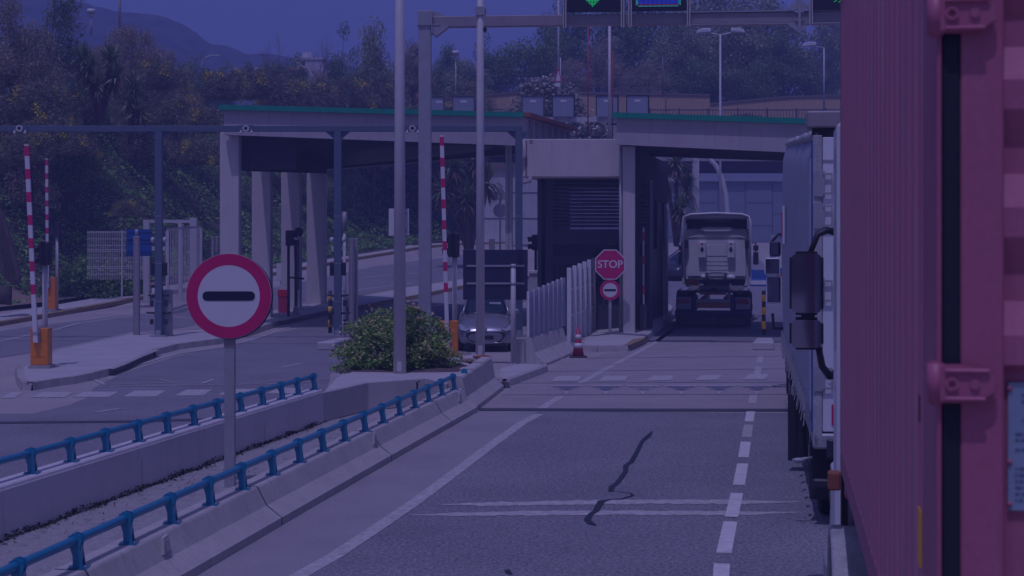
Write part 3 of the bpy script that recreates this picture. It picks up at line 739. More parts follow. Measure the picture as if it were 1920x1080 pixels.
S = [(20, 120, 75, 130, 'broom shrub with many yellow flowers at the left edge under the pine'), (75, 175, 72, 120, 'greyish broom shrub above the start of the blue-grey beam'), (45, 262, 66, 130, 'yellow-flowered broom just under the blue-grey beam, top of the near boom'),
 (105, 228, 68, 110, 'broom shrub spilling flowers onto the blue-grey beam, right of the near boom'), (300, 130, 84, 110, 'large grey broom with yellow tips right of the yuccas'), (330, 195, 80, 110, 'broom with a yellow cluster right of the lower yucca'),
 (385, 215, 76, 100, 'broom beside the upper left end of the long canopy'), (375, 275, 70, 100, 'broom below the beam, left of the first canopy pillar'), (420, 150, 90, 110, 'yellow-flowering broom on the skyline above the green roof edge end'),
 (470, 145, 96, 120, 'second skyline broom from the left end of the long canopy'), (530, 165, 96, 120, 'skyline broom in front of the orange house'), (590, 170, 98, 110, 'skyline broom left of the conifer foot'), (650, 165, 100, 110, 'skyline broom at the foot of the leaning conifer'),
 (705, 170, 103, 110, 'skyline broom left of the tall white pole'), (140, 262, 67, 90, 'small broom in the ivy below the beam, left of the beam post'), (235, 385, 64, 60, 'little broom with few flowers in the ivy above the mesh fence'), (900, 190, 118, 60, 'small yellow shrub before the ochre wall'), (120, 190, 75, 120, 'broom left of the yuccas, halfway up the bank')]
for px, py, Y, wp, lab in S:
    p = A(px, py, Y); sc = wp / F * Y / 2 / 1.3
    z = p.z - sc * .9
    place(br, first, p.x, Y, z, sc, sc, random.random() * 6, lab, 'broom shrubs on the bank'); first = False
# ivy cover over the bank: nobody could count it
rg = np.random.RandomState(8)
n = 150000; tt = -28 + rg.rand(n) ** 1.15 * 105; dd = 1.4 + rg.rand(n) ** 1.15 * 17
P = np.array([[P0.x, P0.y]]) + tt[:, None] * np.array([[D0.x, D0.y]]) + dd[:, None] * np.array([[N0.x, N0.y]])
C = np.empty((n, 3)); C[:, :2] = P
for i in range(n):
    x, y = P[i]; d = dd[i]
    lump = noise.noise(Vector((x * .42, y * .42, 5))) + .5 * noise.noise(Vector((x * 1.1, y * 1.1, 2)))
    if d < 2.6 and y < 74: lump -= (2.6 - d) * .5
    C[i, 2] = bank_z((x, y))[0] + max(-.1, .35 + lump * .95) * min(1, (d - 1.2) / 1.5) + rg.rand() * .14
o = leaves('ivy_ground_cover', C, .088, .62, M['ivy'], up=1.1, rng=rg); o['kind'] = 'stuff'
# bush of ivy standing forward on the verge
def leafy_bush(root, R3, n, k, cr, size, asp, m, seed, fl=None, nf=0, fs=.03, z0=0):
    rg = np.random.RandomState(seed)
    C, cl = crown_pts(1.0, n, k, cr, rg, 1.0, .55); rr_ = np.linalg.norm(C, axis=1); C *= np.where(rr_ > .98, .98 / rr_ * (1 + .10 * rg.rand(len(C))), 1)[:, None]; C = C * np.array(R3); C[:, 2] = np.abs(C[:, 2]) + z0
    leaves('foliage', C, size, asp, m, root, up=.8, rng=rg)
    b = B()
    for i in range(9):
        e = cl[i] * np.array(R3); b.tube([(e[0] * .1, e[1] * .1, -.05), (e[0] * .4, e[1] * .4, abs(e[2]) * .4 + z0), (e[0] * .8, e[1] * .8, abs(e[2]) * .8 + z0)], [.03, .02, .01], 5)
    part('stems', b, M['bark'], root)
    if fl:
        q = C[rg.choice(len(C), nf)]; q = q * (1 + .10 * rg.rand(nf))[:, None]; rr = np.linalg.norm(q / np.array(R3), axis=1); q = q[(rr > .72) & (q[:, 2] > .22 * R3[2])]
        leaves('flowers', q, fs, .6, fl, root, rng=rg)['kind'] = 'stuff'
for (px, py, wp, hp, Y, lab) in ((170, 552, 140, 92, 68.5, 'rounded leafy bush at the foot of the bank behind the far orange cabinet'), (235, 548, 90, 60, 69.5, 'lower leafy bush in front of the white mesh fence')):
    p = A(px, py, Y); r_ = th('bush', lab, 'bush', (p.x, Y, gz(Y) + .1)); leafy_bush(r_, (wp / F * Y / 2, 1.3, hp / F * Y), 6500, 60, .3, .075, .6, M['ivy'], int(px))
p = A(741, 700, 31.6)
r_ = th('flowering_bush', 'rounded honeysuckle bush with pale flowers on the raised concrete platform', 'bush', (p.x, 31.6, .45))
leafy_bush(r_, (1.22, .9, 1.16), 19000, 150, .2, .034, .55, M['bushleaf'], 21, M['honey'], 6500, .028)
b = B(); b.grid(lambda u, v: Vector((-3.3 + 2.6 * u, 30.9 + v * 1.0 - .2 * math.sin(u * 3), .505 + .05 * math.sin(math.pi * v) * (1 + noise.noise(Vector((u * 9, v * 3, 0)))))), 24, 6); struct('planting_soil', b, M['trunkfibre'])
p = A(1022, 262, 100)
r_ = th('oleander', 'wide oleander covered in white blossom before the ochre wall', 'bush', (p.x, 100, 8.3))
leafy_bush(r_, (2.9, 1.6, 3.9), 15000, 110, .26, .12, .34, M['oleander'], 31, M['petal'], 5200, .105)
p = A(1100, 262, 98)
r_ = th('oleander', 'lower flowering oleander filling the gap above the booth parapet', 'bush', (p.x, 98, 7.2))
leafy_bush(r_, (2.0, 1.2, 2.6), 9000, 80, .26, .12, .34, M['oleander'], 41, M['petal'], 3000, .105)
p = A(1412, 213, 108)
r_ = th('bush', 'low grey-green bush behind the iron fence on the upper road', 'bush', (p.x, 111, UPZ))
leafy_bush(r_, (1.6, .9, 1.0), 4000, 60, .25, .09, .3, M['oleander'], 33)
for px, wp, hp, lab in ((1530, 24, 26, 'thin sprig of shrub behind the iron fence, left of the single lamp'),):
    p = A(px, 213, 112); r_ = th('bush', lab, 'bush', (p.x, 111, UPZ)); leafy_bush(r_, (.5, .4, 1.2), 500, 20, .25, .08, .3, M['oleander'], 35)
# yuccas
def rosette_pts(b, c, r, n, rg, dead=False):
    for i in range(n):
        az = rg.random() * 2 * math.pi; el = R(rg.uniform(-75, -20)) if dead else R(rg.uniform(-25, 85))
        L = r * rg.uniform(.75, 1.1); d = Vector((math.cos(az) * math.cos(el), math.sin(az) * math.cos(el), math.sin(el)))
        s = d.cross(Vector((0, 0, 1))); s = (s.normalized() if s.length > .01 else Vector((1, 0, 0))) * r * .045
        m_ = c + d * L * .55; e = c + d * L + Vector((0, 0, -.16 * L * math.cos(el)))
        p0 = c + d * .04; b.poly([p0 - s * .6, p0 + s * .6, m_ + s, m_ - s]); b.poly([m_ - s, m_ + s, e])
def yucca(name, lab, base, heads, r, seed):
    rg = random.Random(seed); root = th(name, lab, 'yucca', base, group='yuccas')
    for i, (dx, dy, z) in enumerate(heads):
        h = Vector((dx, dy, z)); tk = part('trunk', B().tube([(0, 0, -.3), (dx * .4, dy * .4, z * .45), h], [r * .13, r * .1, r * .09], 7), M['trunkfibre'], root)
        b = B(); rosette_pts(b, h, r, 90, rg); part('leaf_head', b, M['yucca'], tk, fixn=False)
        b = B(); rosette_pts(b, h - Vector((0, 0, r * .15)), r * .85, 40, rg, True); part('dead_leaves', b, M['deadleaf'], tk, fixn=False)
    return root
p = A(188, 225, 74); yucca('yucca', 'tall yucca clump with several spiky heads above the beam', (p.x, 74, p.z), [(-.5, 0, 2.3), (.45, .2, 2.6), (-.05, -.4, 1.5), (.75, -.2, 1.9), (-.9, .3, 2.7)], 1.0, 1)
p = A(245, 236, 72); yucca('yucca', 'lower yucca with brown hanging leaves touching the top of the beam', (p.x, 72, p.z - .5), [(0, 0, 1.5), (.45, -.2, 1.05), (.1, .3, 2.1)], .95, 2)
p = A(880, 470, 84); yucca('yucca', 'dark yucca clump behind the third boom, under the long canopy', (p.x, 84, p.z), [(-.8, 0, 4.2), (.3, .3, 4.6), (.9, 0, 3.4), (-.2, -.4, 2.6), (-1.3, .2, 3.0)], 1.25, 3)
p = A(1268, 450, 80); yucca('yucca', 'yucca with drooping leaves beyond the booth, left of the white cab', (p.x, 80, p.z), [(0, 0, 3.7), (.5, .2, 2.5), (-.5, 0, 3.0), (.2, -.3, 1.5)], 1.05, 4)
# ================================================================ BACKGROUND WALLS, HOUSES, FENCE
def wallbox(b, x0, x1, y0, y1, z0, z1): b.box(x0, x1, y0, y1, z0, z1); return b
YW = 105.0
def X_(px, Y): return (px - CX) / F * Y
def Z_(py, Y): return CH - (py - HY) / F * Y
rw = th('retaining_wall', 'grey panelled retaining wall under a dark recess, beyond the right canopy', 'wall', (X_(1390, YW), YW, 2.6))
part('panel_face', wallbox(B(), X_(1010, YW), X_(1760, YW), YW, YW + .4, 2.0, Z_(342, YW)), M['retwall'], rw, W=True)
b = B(); xa, xb = X_(1010, YW), X_(1760, YW)
b.prism([(xa, YW, Z_(342, YW)), (xa, YW - .22, Z_(340, YW)), (xa, YW - .05, Z_(325, YW)), (xa, YW + .5, Z_(325, YW)), (xa, YW + .5, Z_(342, YW))], (xb - xa, 0, 0)); part('ledge', b, M['retwall'], rw, W=True)
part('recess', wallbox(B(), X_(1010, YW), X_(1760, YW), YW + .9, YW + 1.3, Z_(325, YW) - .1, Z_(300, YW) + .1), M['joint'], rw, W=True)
part('deck_edge', wallbox(B(), xa, xb, YW - .3, YW + 1.6, Z_(302, YW), Z_(262, YW) + .9), M['bandpale'], rw, W=True)
b = B(); rnd = random.Random(4); x = X_(1040, YW); col = 0
while x < xb:                                        # staggered panel joints
    b.box(x, x + .05, YW - .012, YW + .1, 2.4, Z_(342, YW))
    for k in range(4):
        z = 3.0 + k * 1.45 + (.72 if col % 2 else 0)
        if z < Z_(345, YW): b.box(x + .05, x + 1.72, YW - .010, YW + .1, z, z + .04)
    x += 1.72; col += 1
part('joint', b, M['joint'], rw, W=True)
wb_ = B(); wallbox(wb_, X_(905, YW), X_(1016, YW), YW - .6, YW, 2.2, Z_(318, YW))
lw = th('retaining_wall', 'white end of the retaining wall seen between the long canopy and the booth', 'wall', (X_(960, YW), YW, 2.6))
part('panel_face', wb_, M['retwhite'], lw, W=True)
b = B()
for py in (362, 410): b.box(X_(905, YW), X_(1016, YW), YW - .62, YW, Z_(py, YW) - .03, Z_(py, YW) + .03)
b.box(X_(975, YW), X_(975, YW) + .06, YW - .62, YW, 2.3, Z_(362, YW)); part('joint', b, M['joint'], lw, W=True)
b = B(); b.box(X_(905, YW), X_(1016, YW), YW - .8, YW, Z_(318, YW), Z_(306, YW)); part('coping', b, M['wallcap'], lw, W=True)
def ochre(lab, pxs, Yw, pybot):
    r_ = th('ochre_wall', lab, 'wall', (X_(pxs[0][0], Yw), Yw, Z_(pybot, Yw)))
    b = B(); c = B()
    for (x0, y0), (x1, y1) in zip(pxs, pxs[1:]):
        a0, a1 = X_(x0, Yw), X_(x1, Yw); z0, z1 = Z_(y0, Yw), Z_(y1, Yw); zb = UPZ - .3
        b.hexa([(a0, Yw, zb), (a1, Yw, zb), (a1, Yw + .35, zb), (a0, Yw + .35, zb), (a0, Yw, z0), (a1, Yw, z1), (a1, Yw + .35, z1), (a0, Yw + .35, z0)])
        c.hexa([(a0, Yw - .08, z0 + .005), (a1, Yw - .08, z1 + .005), (a1, Yw + .43, z1 + .005), (a0, Yw + .43, z0 + .005), (a0, Yw - .08, z0 + .13), (a1, Yw - .08, z1 + .13), (a1, Yw + .43, z1 + .13), (a0, Yw + .43, z0 + .13)])
    part('rendered_face', b, M['yellowwall'], r_, W=True); part('coping', c, M['wallcap'], r_, W=True)
ochre('long ochre rendered wall behind the oleander and the sign backs', [(765, 191), (800, 188), (900, 182), (960, 176), (1100, 176), (1331, 180)], 120, 213)
ochre('ochre wall rising to the right, behind the iron fence and single lamp', [(1331, 197), (1400, 190), (1480, 183), (1700, 179)], 120, 213)
fr = th('iron_fence', 'dark iron railing along the upper road above the right canopy', 'fence', (X_(1400, 108), 108, UPZ))
b = B(); b.box(X_(1215, 108), X_(1700, 108), 107.97, 108.03, Z_(207, 108), Z_(205, 108)); b.box(X_(1215, 108), X_(1700, 108), 107.97, 108.03, UPZ + .1, UPZ + .16); part('rails', b, M['railiron'], fr, W=True)
b = B(); x = X_(1215, 108)
while x < X_(1620, 108): b.box(x, x + .035, 107.98, 108.02, UPZ, Z_(206, 108)); x += .2
part('bars', b, M['railiron'], fr, W=True)
for px in range(1217, 1620, 55): part('post', wallbox(B(), X_(px, 108), X_(px, 108) + .09, 107.94, 108.05, UPZ - .3, Z_(203, 108)), M['railiron'], fr, W=True)
fr = th('iron_fence', 'short stretch of railing peeping over the long canopy, left of the oleander', 'fence', (X_(850, 108), 108, 10.5))
b = B(); b.box(X_(800, 108), X_(975, 108), 107.97, 108.03, Z_(206, 108), Z_(204, 108)); part('rails', b, M['railiron'], fr, W=True)
b = B(); x = X_(800, 108)
while x < X_(975, 108): b.box(x, x + .035, 107.98, 108.02, 10.3, Z_(205, 108)); x += .2
part('bars', b, M['railiron'], fr, W=True)
def house(lab, px0, px1, pyt, pyb, Y, mt, wins, roofm=None, dep=8, rise=0, chim=None):
    z0 = Z_(pyb, Y) - 3; z1 = Z_(pyt, Y); x0, x1 = X_(px0, Y), X_(px1, Y)
    h = th('house', lab, 'house', ((x0 + x1) / 2, Y, z0))
    part('wall', wallbox(B(), x0, x1, Y, Y + dep, z0, z1), M[mt], h, W=True)
    b = B(); o = .3
    if rise: b.prism([(x0 - o, Y - o, z1), (x0 - o, Y + dep / 2, z1 + rise), (x0 - o, Y + dep + o, z1)], (x1 - x0 + 2 * o, 0, 0))
    else: b.box(x0 - .1, x1 + .1, Y - .1, Y + dep + .1, z1, z1 + .25)
    rf = part('roof', b, M[roofm or mt], h, W=True)
    if chim: cx_, cy_ = chim; part('chimney', wallbox(B(), X_(cx_, Y) - .45, X_(cx_, Y) + .45, Y + 2, Y + 3, z1, Z_(cy_, Y)), M[mt], rf, W=True)
    for a0, a1, c0, c1 in wins: part('window', wallbox(B(), X_(a0, Y), X_(a1, Y), Y - .03, Y + .1, Z_(c1, Y), Z_(c0, Y)), M['winhole'], h, W=True)
house('white house with a chimney among the trees above the long canopy', 555, 606, 112, 140, 170, 'housewhite', [(566, 572, 116, 122)], 'housewhite', chim=(571, 94))
house('low building with a pale roof on the skyline, left of the orange one', 478, 510, 131, 142, 175, 'houseorange', [], 'housewhite')
house('small orange house beside the white one', 541, 562, 132, 152, 168, 'houseorange', [(548, 552, 136, 142)], 'roof', rise=.8)
house('terracotta pink house between the white pole and the gantry column', 748, 786, 132, 175, 150, 'housepink', [(770, 776, 138, 146)], 'roof', rise=1.4)
house('white flat building showing between the yuccas and the brooms', 234, 292, 152, 168, 118, 'housewhite', [(262, 272, 157, 163)], 'housewhite')
house('white house at the right edge behind the single-headed lamp', 1540, 1585, 140, 190, 160, 'housewhite', [(1548, 1556, 133, 138), (1560, 1566, 150, 160)], 'roof', rise=1.2)
# ================================================================ CANOPIES AND BOOTH
def canopy(name_lab, c4, th_, trim, slope_th=None):
    """c4: front-left, front-right, back-right, back-left at roof level"""
    base = c4[0].copy(); base.z = 0
    r_ = th('canopy', name_lab, 'canopy', base)
    fl, fr_, br_, bl = c4; d = Vector((0, 0, 1))
    t = 0.14
    # fascia on four sides
    cen = sum(c4, Vector()) / 4
    def side(p, q, hp, hq, inn):
        b = B(); n = (q - p).cross(d).normalized() * inn
        b.hexa([p - d * hp, q - d * hq, q - d * hq + n, p - d * hp + n, p - d * .005, q - d * .005, q - d * .005 + n, p - d * .005 + n]); return b
    s = lambda p, q: .15 if (q - p).cross(d).dot(cen - p) > 0 else -.15
    part('front_fascia', side(fl, fr_, th_[0], th_[1], s(fl, fr_)), M['canopy'], r_, W=True)
    e = .004
    sh = lambda p: cen + (p - cen) * .996
    part('side_fascia', side(sh(fr_), sh(br_), th_[1], th_[2], s(fr_, br_)), M['canopy'], r_, W=True)
    part('side_fascia', side(sh(fl), sh(bl), th_[0], th_[3], s(fl, bl)), M['canopy'], r_, W=True)
    part('back_fascia', side(sh(bl), sh(br_), th_[3] * .97, th_[2] * .97, s(bl, br_)), M['canopy'], r_, W=True)
    q = [cen + (p - cen) * .985 for p in c4]
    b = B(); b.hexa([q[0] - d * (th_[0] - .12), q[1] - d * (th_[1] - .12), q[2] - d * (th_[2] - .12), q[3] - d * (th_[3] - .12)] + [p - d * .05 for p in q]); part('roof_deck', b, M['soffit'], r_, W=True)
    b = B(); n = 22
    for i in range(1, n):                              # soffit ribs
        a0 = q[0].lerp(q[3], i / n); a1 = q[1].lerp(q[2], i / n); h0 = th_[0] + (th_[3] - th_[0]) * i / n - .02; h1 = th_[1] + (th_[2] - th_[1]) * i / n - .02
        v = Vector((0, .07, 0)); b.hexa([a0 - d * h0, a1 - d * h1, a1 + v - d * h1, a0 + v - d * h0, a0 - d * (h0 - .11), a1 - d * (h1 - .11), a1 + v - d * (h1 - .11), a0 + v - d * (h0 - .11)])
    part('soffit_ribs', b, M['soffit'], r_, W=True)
    fn = (fr_ - fl).normalized(); out = Vector((fn.y, -fn.x, 0)) * .16
    if out.y > 0: out = -out
    a, c = fl - fn * .14 + out, fr_ + fn * .02 + out
    b = B(); b.hexa([a + d * (-.04), c + d * (-.04), c - out * 1.6 - d * .04, a - out * 1.6 - d * .04, a + d * .12, c + d * .12, c - out * 1.6 + d * .12, a - out * 1.6 + d * .12]); part('edge_trim', b, M['green'], r_, W=True)
    b = B(); b.hexa([p + d * .0 for p in (q[0], q[1], q[2], q[3])] + [p + d * .09 for p in (q[0], q[1], q[2], q[3])]); part('roof_sheet', b, M['redsheet'] if trim else M['roof'], r_, W=True)
    return r_
LF = A(420, 204, 52.6); RF = A(980, 218, 53.4)
lb = Vector((LF.x + 1.4, 66.5, LF.z - .15)); rb = A(1068, 245, 60.8)
cL = canopy('long flat canopy with a green edge, standing on four concrete pillars', [LF, RF, rb, lb], [.82, .95, .75, 1.3], 0)
for i in range(1, 8):                                 # fins on the return side
    b = B(); p = RF.lerp(rb, i / 7.6); b.box(p.x + .0, p.x + .12, p.y - .03, p.y + .03, p.z - .86, p.z - .06); part('side_fin', b, M['galv_warm'], cL, W=True)
b = B(); p, q = RF + Vector((.2, -.05, .0)), rb + Vector((.25, .1, 0)); b.hexa([p + Vector((-.3, 0, .0)), p + Vector((.05, 0, 0)), q + Vector((.05, 0, 0)), q + Vector((-.3, 0, 0)), p + Vector((-.3, 0, .12)), p + Vector((.05, 0, .12)), q + Vector((.05, 0, .12)), q + Vector((-.3, 0, .12))]); part('side_trim', b, M['roof'], cL, W=True)
PL = [(412, 455, 53.1, 6.36), (472, 514, 56.9, 5.30), (527, 569, 60.8, 5.42), (575, 616, 64.7, 5.52)]
for i, (a, c, Y, zt) in enumerate(PL):
    x0, x1 = X_(a, Y), X_(c, Y) - .12; z0 = gz(Y) + .14
    b = B(); b.box(x0, x1, Y, Y + .55, z0, zt); b.bevel(.025)
    solo('concrete_pillar', b, M['pillar'], ['front concrete pillar of the long canopy, left of and above the round sign', 'second pillar of the long canopy, its foot touching the round sign', 'third pillar of the long canopy, behind the dark traffic light', 'fourth and farthest pillar of the long canopy, just left of the black and yellow bollard'][i], 'pillar', (x0, Y, z0), 'pillars of the long canopy')
dc = th('dark_cladding', 'dark ribbed cladding under the long canopy, across the tops of its pillars', 'cladding', (X_(458, 53.7), 53.7, 5.2))
pa, pb = Vector((X_(457, 53.7), 53.68, 0)), Vector((X_(613, 64.9), 64.9, 0))
b = B(); n = 90
for i in range(n):
    p, q = pa.lerp(pb, i / n), pa.lerp(pb, (i + 1) / n); o = .05 if i % 3 == 0 else 0
    zb0 = 5.15 + .35 * i / n
    b.hexa([(p.x - .1, p.y, zb0), (q.x - .1, q.y, zb0), (q.x + o, q.y, zb0), (p.x + o, p.y, zb0), (p.x - .1, p.y, 6.3), (q.x - .1, q.y, 6.3), (q.x + o, q.y, 6.3), (p.x + o, p.y, 6.3)])
part('ribbed_sheet', b, M['dark_clad'], dc, W=True)
b = B(); b.hexa([(X_(457, 53.7), 53.68, 5.2), (X_(474, 53.7) + 1.4, 53.72, 5.2), (X_(474, 53.7) + 1.4, 53.8, 5.2), (X_(457, 53.7), 53.8, 5.2), (X_(457, 53.7), 53.68, 6.3), (X_(474, 53.7) + 1.4, 53.72, 6.3), (X_(474, 53.7) + 1.4, 53.8, 6.3), (X_(457, 53.7), 53.8, 6.3)]); part('end_sheet', b, M['dark_clad'], dc, W=True)
# right canopy
LF = A(1156, 219, 48.0); RF = Vector((12.4, 47.3, A(1500, 232, 47.6).z - .12))
sh_ = RDV * 7.6
canopy('wide canopy with a green edge over the truck lane, right of the booth', [LF, RF, RF + sh_ + Vector((0, 0, -.05)), LF + sh_ + Vector((0, 0, -.05))], [.80, .92, .75, .75], 0)
Y = 48.5; x0, x1 = X_(1168, Y), X_(1191, Y)
pr_ = th('concrete_pillar', 'pale pillar right of the STOP sign carrying the right canopy', 'pillar', (x0, Y, .15))
b = B(); b.box(x0, x1, Y, Y + .45, .15, LF.z - .82); b.bevel(.02); part('shaft', b, M['pillar'], pr_, W=True)
part('downpipe', B().tube([(x0 - .06, Y + .1, .15), (x0 - .06, Y + .1, LF.z - .82)], .05, 8), M['galv'], pr_, W=True)
# booth
bo = th('toll_booth', 'dark booth with louvred top and pale concrete parapet between the two canopies', 'building', (2.2, 50.3, .15))
b = B(); Yb = 48.9; b.hexa([(X_(975, Yb), Yb, 4.78), (X_(1168, Yb), Yb - .02, 4.78), (X_(1168, Yb) + 1.2, Yb + 6.5, 4.78), (X_(975, Yb) + 1.2, Yb + 6.5, 4.78), (X_(975, Yb), Yb, 5.90), (X_(1168, Yb), Yb - .02, 5.90), (X_(1168, Yb) + 1.2, Yb + 6.5, 5.90), (X_(975, Yb) + 1.2, Yb + 6.5, 5.90)]); b.bevel(.02)
pp = part('concrete_parapet', b, M['pillar'], bo, W=True)
b = B(); xr = X_(985, Yb); b.box(xr, xr + .05, Yb - .006, Yb + .05, 4.8, 5.85); b.box(xr + .12, xr + .22, Yb - .004, Yb + .05, 5.75, 5.88); part('rust_stain', b, mat('rust_stain', (.20, .10, .11), .9, c2=(.34, .27, .27), sc=6), pp, W=True)
b = B(); xd = X_(975, Yb); b.tube([(xd + .1, Yb - .08, 5.9), (xd + .16, Yb - .08, 5.4), (xd, Yb - .08, 5.2)], .05, 8); b.tube([(xd + .3, Yb - .05, 4.78), (xd + .3, Yb - .05, 4.66), (xd, Yb - .05, 4.6)], .06, 8); part('drain_pipe', b, M['canopy'], bo, W=True)
Yf = 50.3; xL, xR = X_(1015, Yf), X_(1212, Yf); dd_ = RDV * 7
def slabp(p, q, z0, z1, t=.12, dirv=None):
    n = Vector((q.y - p.y, p.x - q.x, 0)).normalized() * t
    b = B(); b.hexa([(p.x, p.y, z0), (q.x, q.y, z0), (q.x - n.x, q.y - n.y, z0), (p.x - n.x, p.y - n.y, z0), (p.x, p.y, z1), (q.x, q.y, z1), (q.x - n.x, q.y - n.y, z1), (p.x - n.x, p.y - n.y, z1)]); return b
fL, fR = Vector((xL, Yf, 0)), Vector((xR, Yf, 0))
part('side_wall', slabp(fL, fL + dd_, .16, 4.76), M['booth'], bo, W=True)
part('front_panel', slabp(fL + Vector((.12, .01, 0)), Vector((X_(1037, Yf), Yf + .01, 0)), .16, 4.76), M['booth'], bo, W=True)
part('front_panel', slabp(Vector((X_(1037, Yf), Yf + .01, 0)), fR, 2.78, 3.25), M['booth'], bo, W=True)
part('front_panel', slabp(Vector((X_(1037, Yf), Yf + .01, 0)), fR, .16, .95), M['booth'], bo, W=True)
part('front_panel', slabp(Vector((X_(1037, Yf), Yf + .015, 0)), fR, 2.2, 2.42), M['booth'], bo, W=True)
b = slabp(Vector((X_(1037, Yf), Yf + .05, 0)), fR, .95, 2.2, .03); part('window', b, M['glass'], bo, W=True)
b = slabp(Vector((X_(1037, Yf), Yf + .05, 0)), fR, 2.42, 2.78, .03); part('window', b, M['glass'], bo, W=True)
b = B()
for px in (1043, 1075, 1094, 1130, 1165, 1198): b.box(X_(px, Yf), X_(px, Yf) + .07, Yf - .02, Yf + .1, .9, 2.42)
part('window_frame', b, M['booth'], bo, W=True)
b = B(); z = 3.30
while z < 4.74:
    b.hexa([(X_(1037, Yf), Yf + .02, z), (xR, Yf + .02, z), (xR, Yf + .14, z + .02), (X_(1037, Yf), Yf + .14, z + .02), (X_(1037, Yf), Yf + .02, z + .068), (xR, Yf + .02, z + .068), (xR, Yf + .14, z + .088), (X_(1037, Yf), Yf + .14, z + .088)]); z += .109
part('louvres', b, M['booth'], bo, W=True)
part('back_wall', slabp(fL + dd_ + Vector((.15, 0, 0)), fR + dd_, .2, 3.2), M['booth'], bo, W=True)
part('ceiling', wallbox(B(), xL + .3, xR, Yf + .2, Yf + 4, 4.60, 4.74), M['booth'], bo, W=True)
part('side_wall', slabp(fR + Vector((.12, .15, 0)), fR + Vector((.12, .15, 0)) + RDV * 1.2, .16, 4.76), M['booth'], bo, W=True)
# dark ribbed wall along the truck lane
dw = th('ribbed_wall', 'dark ribbed wall running back along the truck lane beside the booth', 'wall', (4.15, 51, .15))
wa, wb2 = Vector((X_(1197, 50.0), 50.0, 0)), Vector((X_(1250, 59.5), 59.5, 0)); b = B(); n = 60
for i in range(n):
    p, q = wa.lerp(wb2, i / n), wa.lerp(wb2, (i + 1) / n); o = .06 if i % 2 == 0 else 0
    b.hexa([(p.x - .1, p.y, 4.2), (q.x - .1, q.y, 4.2), (q.x + o, q.y, 4.2), (p.x + o, p.y, 4.2), (p.x - .1, p.y, LF.z - .85), (q.x - .1, q.y, LF.z - .85), (q.x + o, q.y, LF.z - .85), (p.x + o, p.y, LF.z - .85)])
part('ribbed_sheet', b, M['dark_clad'], dw, W=True)
for f0, f1 in ((.0, .10), (.30, .5), (.62, .78), (.9, 1)):
    p, q = wa.lerp(wb2, f0), wa.lerp(wb2, f1); part('column', slabp(p, q, .14, 4.2, .35), M['dark_clad'], dw, W=True)
p, q = wa.lerp(wb2, .1), wa.lerp(wb2, .95); part('low_wall', slabp(p, q, .14, 2.6, .1), M['booth'], dw, W=True)
p = G(1247, 590, .15); part('edge_post', wallbox(B(), p.x, p.x + .06, 58.4, 58.5, .3, 4.0), M['white_metal'], dw, W=True)
ag = th('access_gate', 'thin red and white striped bar hanging by the booth window', 'gate arm', (X_(1206, 50), 50.0, .15))
part('arm', wallbox(B(), X_(1205, 49.6), X_(1208, 49.6), 49.55, 49.6, 1.0, 3.3), M['white_metal'], ag, W=True)
for z in (1.3, 2.2, 2.9): part('stripe', wallbox(B(), X_(1204.8, 49.6), X_(1208.2, 49.6), 49.545, 49.605, z, z + .25), M['redsheet'], ag, W=True)
part('bracket', wallbox(B(), X_(1200, 49.6), X_(1212, 49.6), 49.62, 50.2, .15, 1.0), M['booth'], ag, W=True)
# ================================================================ GANTRIES, POLES
gt = th('sign_gantry', 'tall square gantry column and long beam carrying lit lane panels', 'gantry', (X_(797, 44.9), 44.9, 0))
Yg = 44.9; xg = X_(797, Yg)
b = B(); b.box(xg - .17, xg + .17, Yg - .17, Yg + .17, 0, 8.75); b.bevel(.02, 2); part('column', b, M['galv'], gt, W=True)
b = B(); b.box(xg - .19, xg + .19, Yg - .19, Yg + .19, 8.75, 9.12); b.bevel(.01); part('column_cap', b, M['galv'], gt, W=True)
b = B(); b.box(xg + .18, xg + .21, Yg - .25, Yg + .25, 8.50, 9.08); b.box(xg - .2, xg + .42, Yg - .22, Yg + .22, 8.72, 8.75)
b.prism([(xg + .21, Yg - .2, 8.50), (xg + .30, Yg - .2, 8.42), (xg + .62, Yg - .2, 8.66), (xg + .62, Yg - .2, 8.72), (xg + .21, Yg - .2, 8.72)], (0, .4, 0))
b.prism([(xg + .21, Yg - .03, 8.92), (xg + .21, Yg - .03, 9.12), (xg + .35, Yg - .03, 9.1), (xg + .62, Yg - .03, 8.93)], (0, .06, 0)); part('joint_plate', b, M['galv'], gt, W=True)
g0 = Vector((xg + .21, Yg, Z_(42, Yg))); g1 = Vector((11.2, 43.7, Z_(30, 43.7)))
dn = (g1 - g0).normalized(); hb = .145
def along(t): return g0.lerp(g1, t)
def tpx(px):
    lo, hi = 0.0, 1.0
    for _ in range(40):
        m_ = (lo + hi) / 2; p = along(m_)
        if CX + F * p.x / p.y < px: lo = m_
        else: hi = m_
    return lo
b = B(); b.hexa([g0 + Vector((0, -.14, -hb)), g1 + Vector((0, -.14, -hb)), g1 + Vector((0, .14, -hb)), g0 + Vector((0, .14, -hb)), g0 + Vector((0, -.14, hb)), g1 + Vector((0, -.14, hb)), g1 + Vector((0, .14, hb)), g0 + Vector((0, .14, hb))]); b.bevel(.015); part('beam', b, M['galv_warm'], gt, W=True)
ps, pe = along(tpx(1292)), along(tpx(1496)); b = B()
for zz in (hb + .005, -hb - .035): b.hexa([ps + Vector((0, -.2, zz)), g1 + Vector((0, -.2, zz)), g1 + Vector((0, .2, zz)), ps + Vector((0, .2, zz)), ps + Vector((0, -.2, zz + .03)), g1 + Vector((0, -.2, zz + .03)), g1 + Vector((0, .2, zz + .03)), ps + Vector((0, .2, zz + .03))])
part('beam_flange', b, M['galv'], gt, W=True)
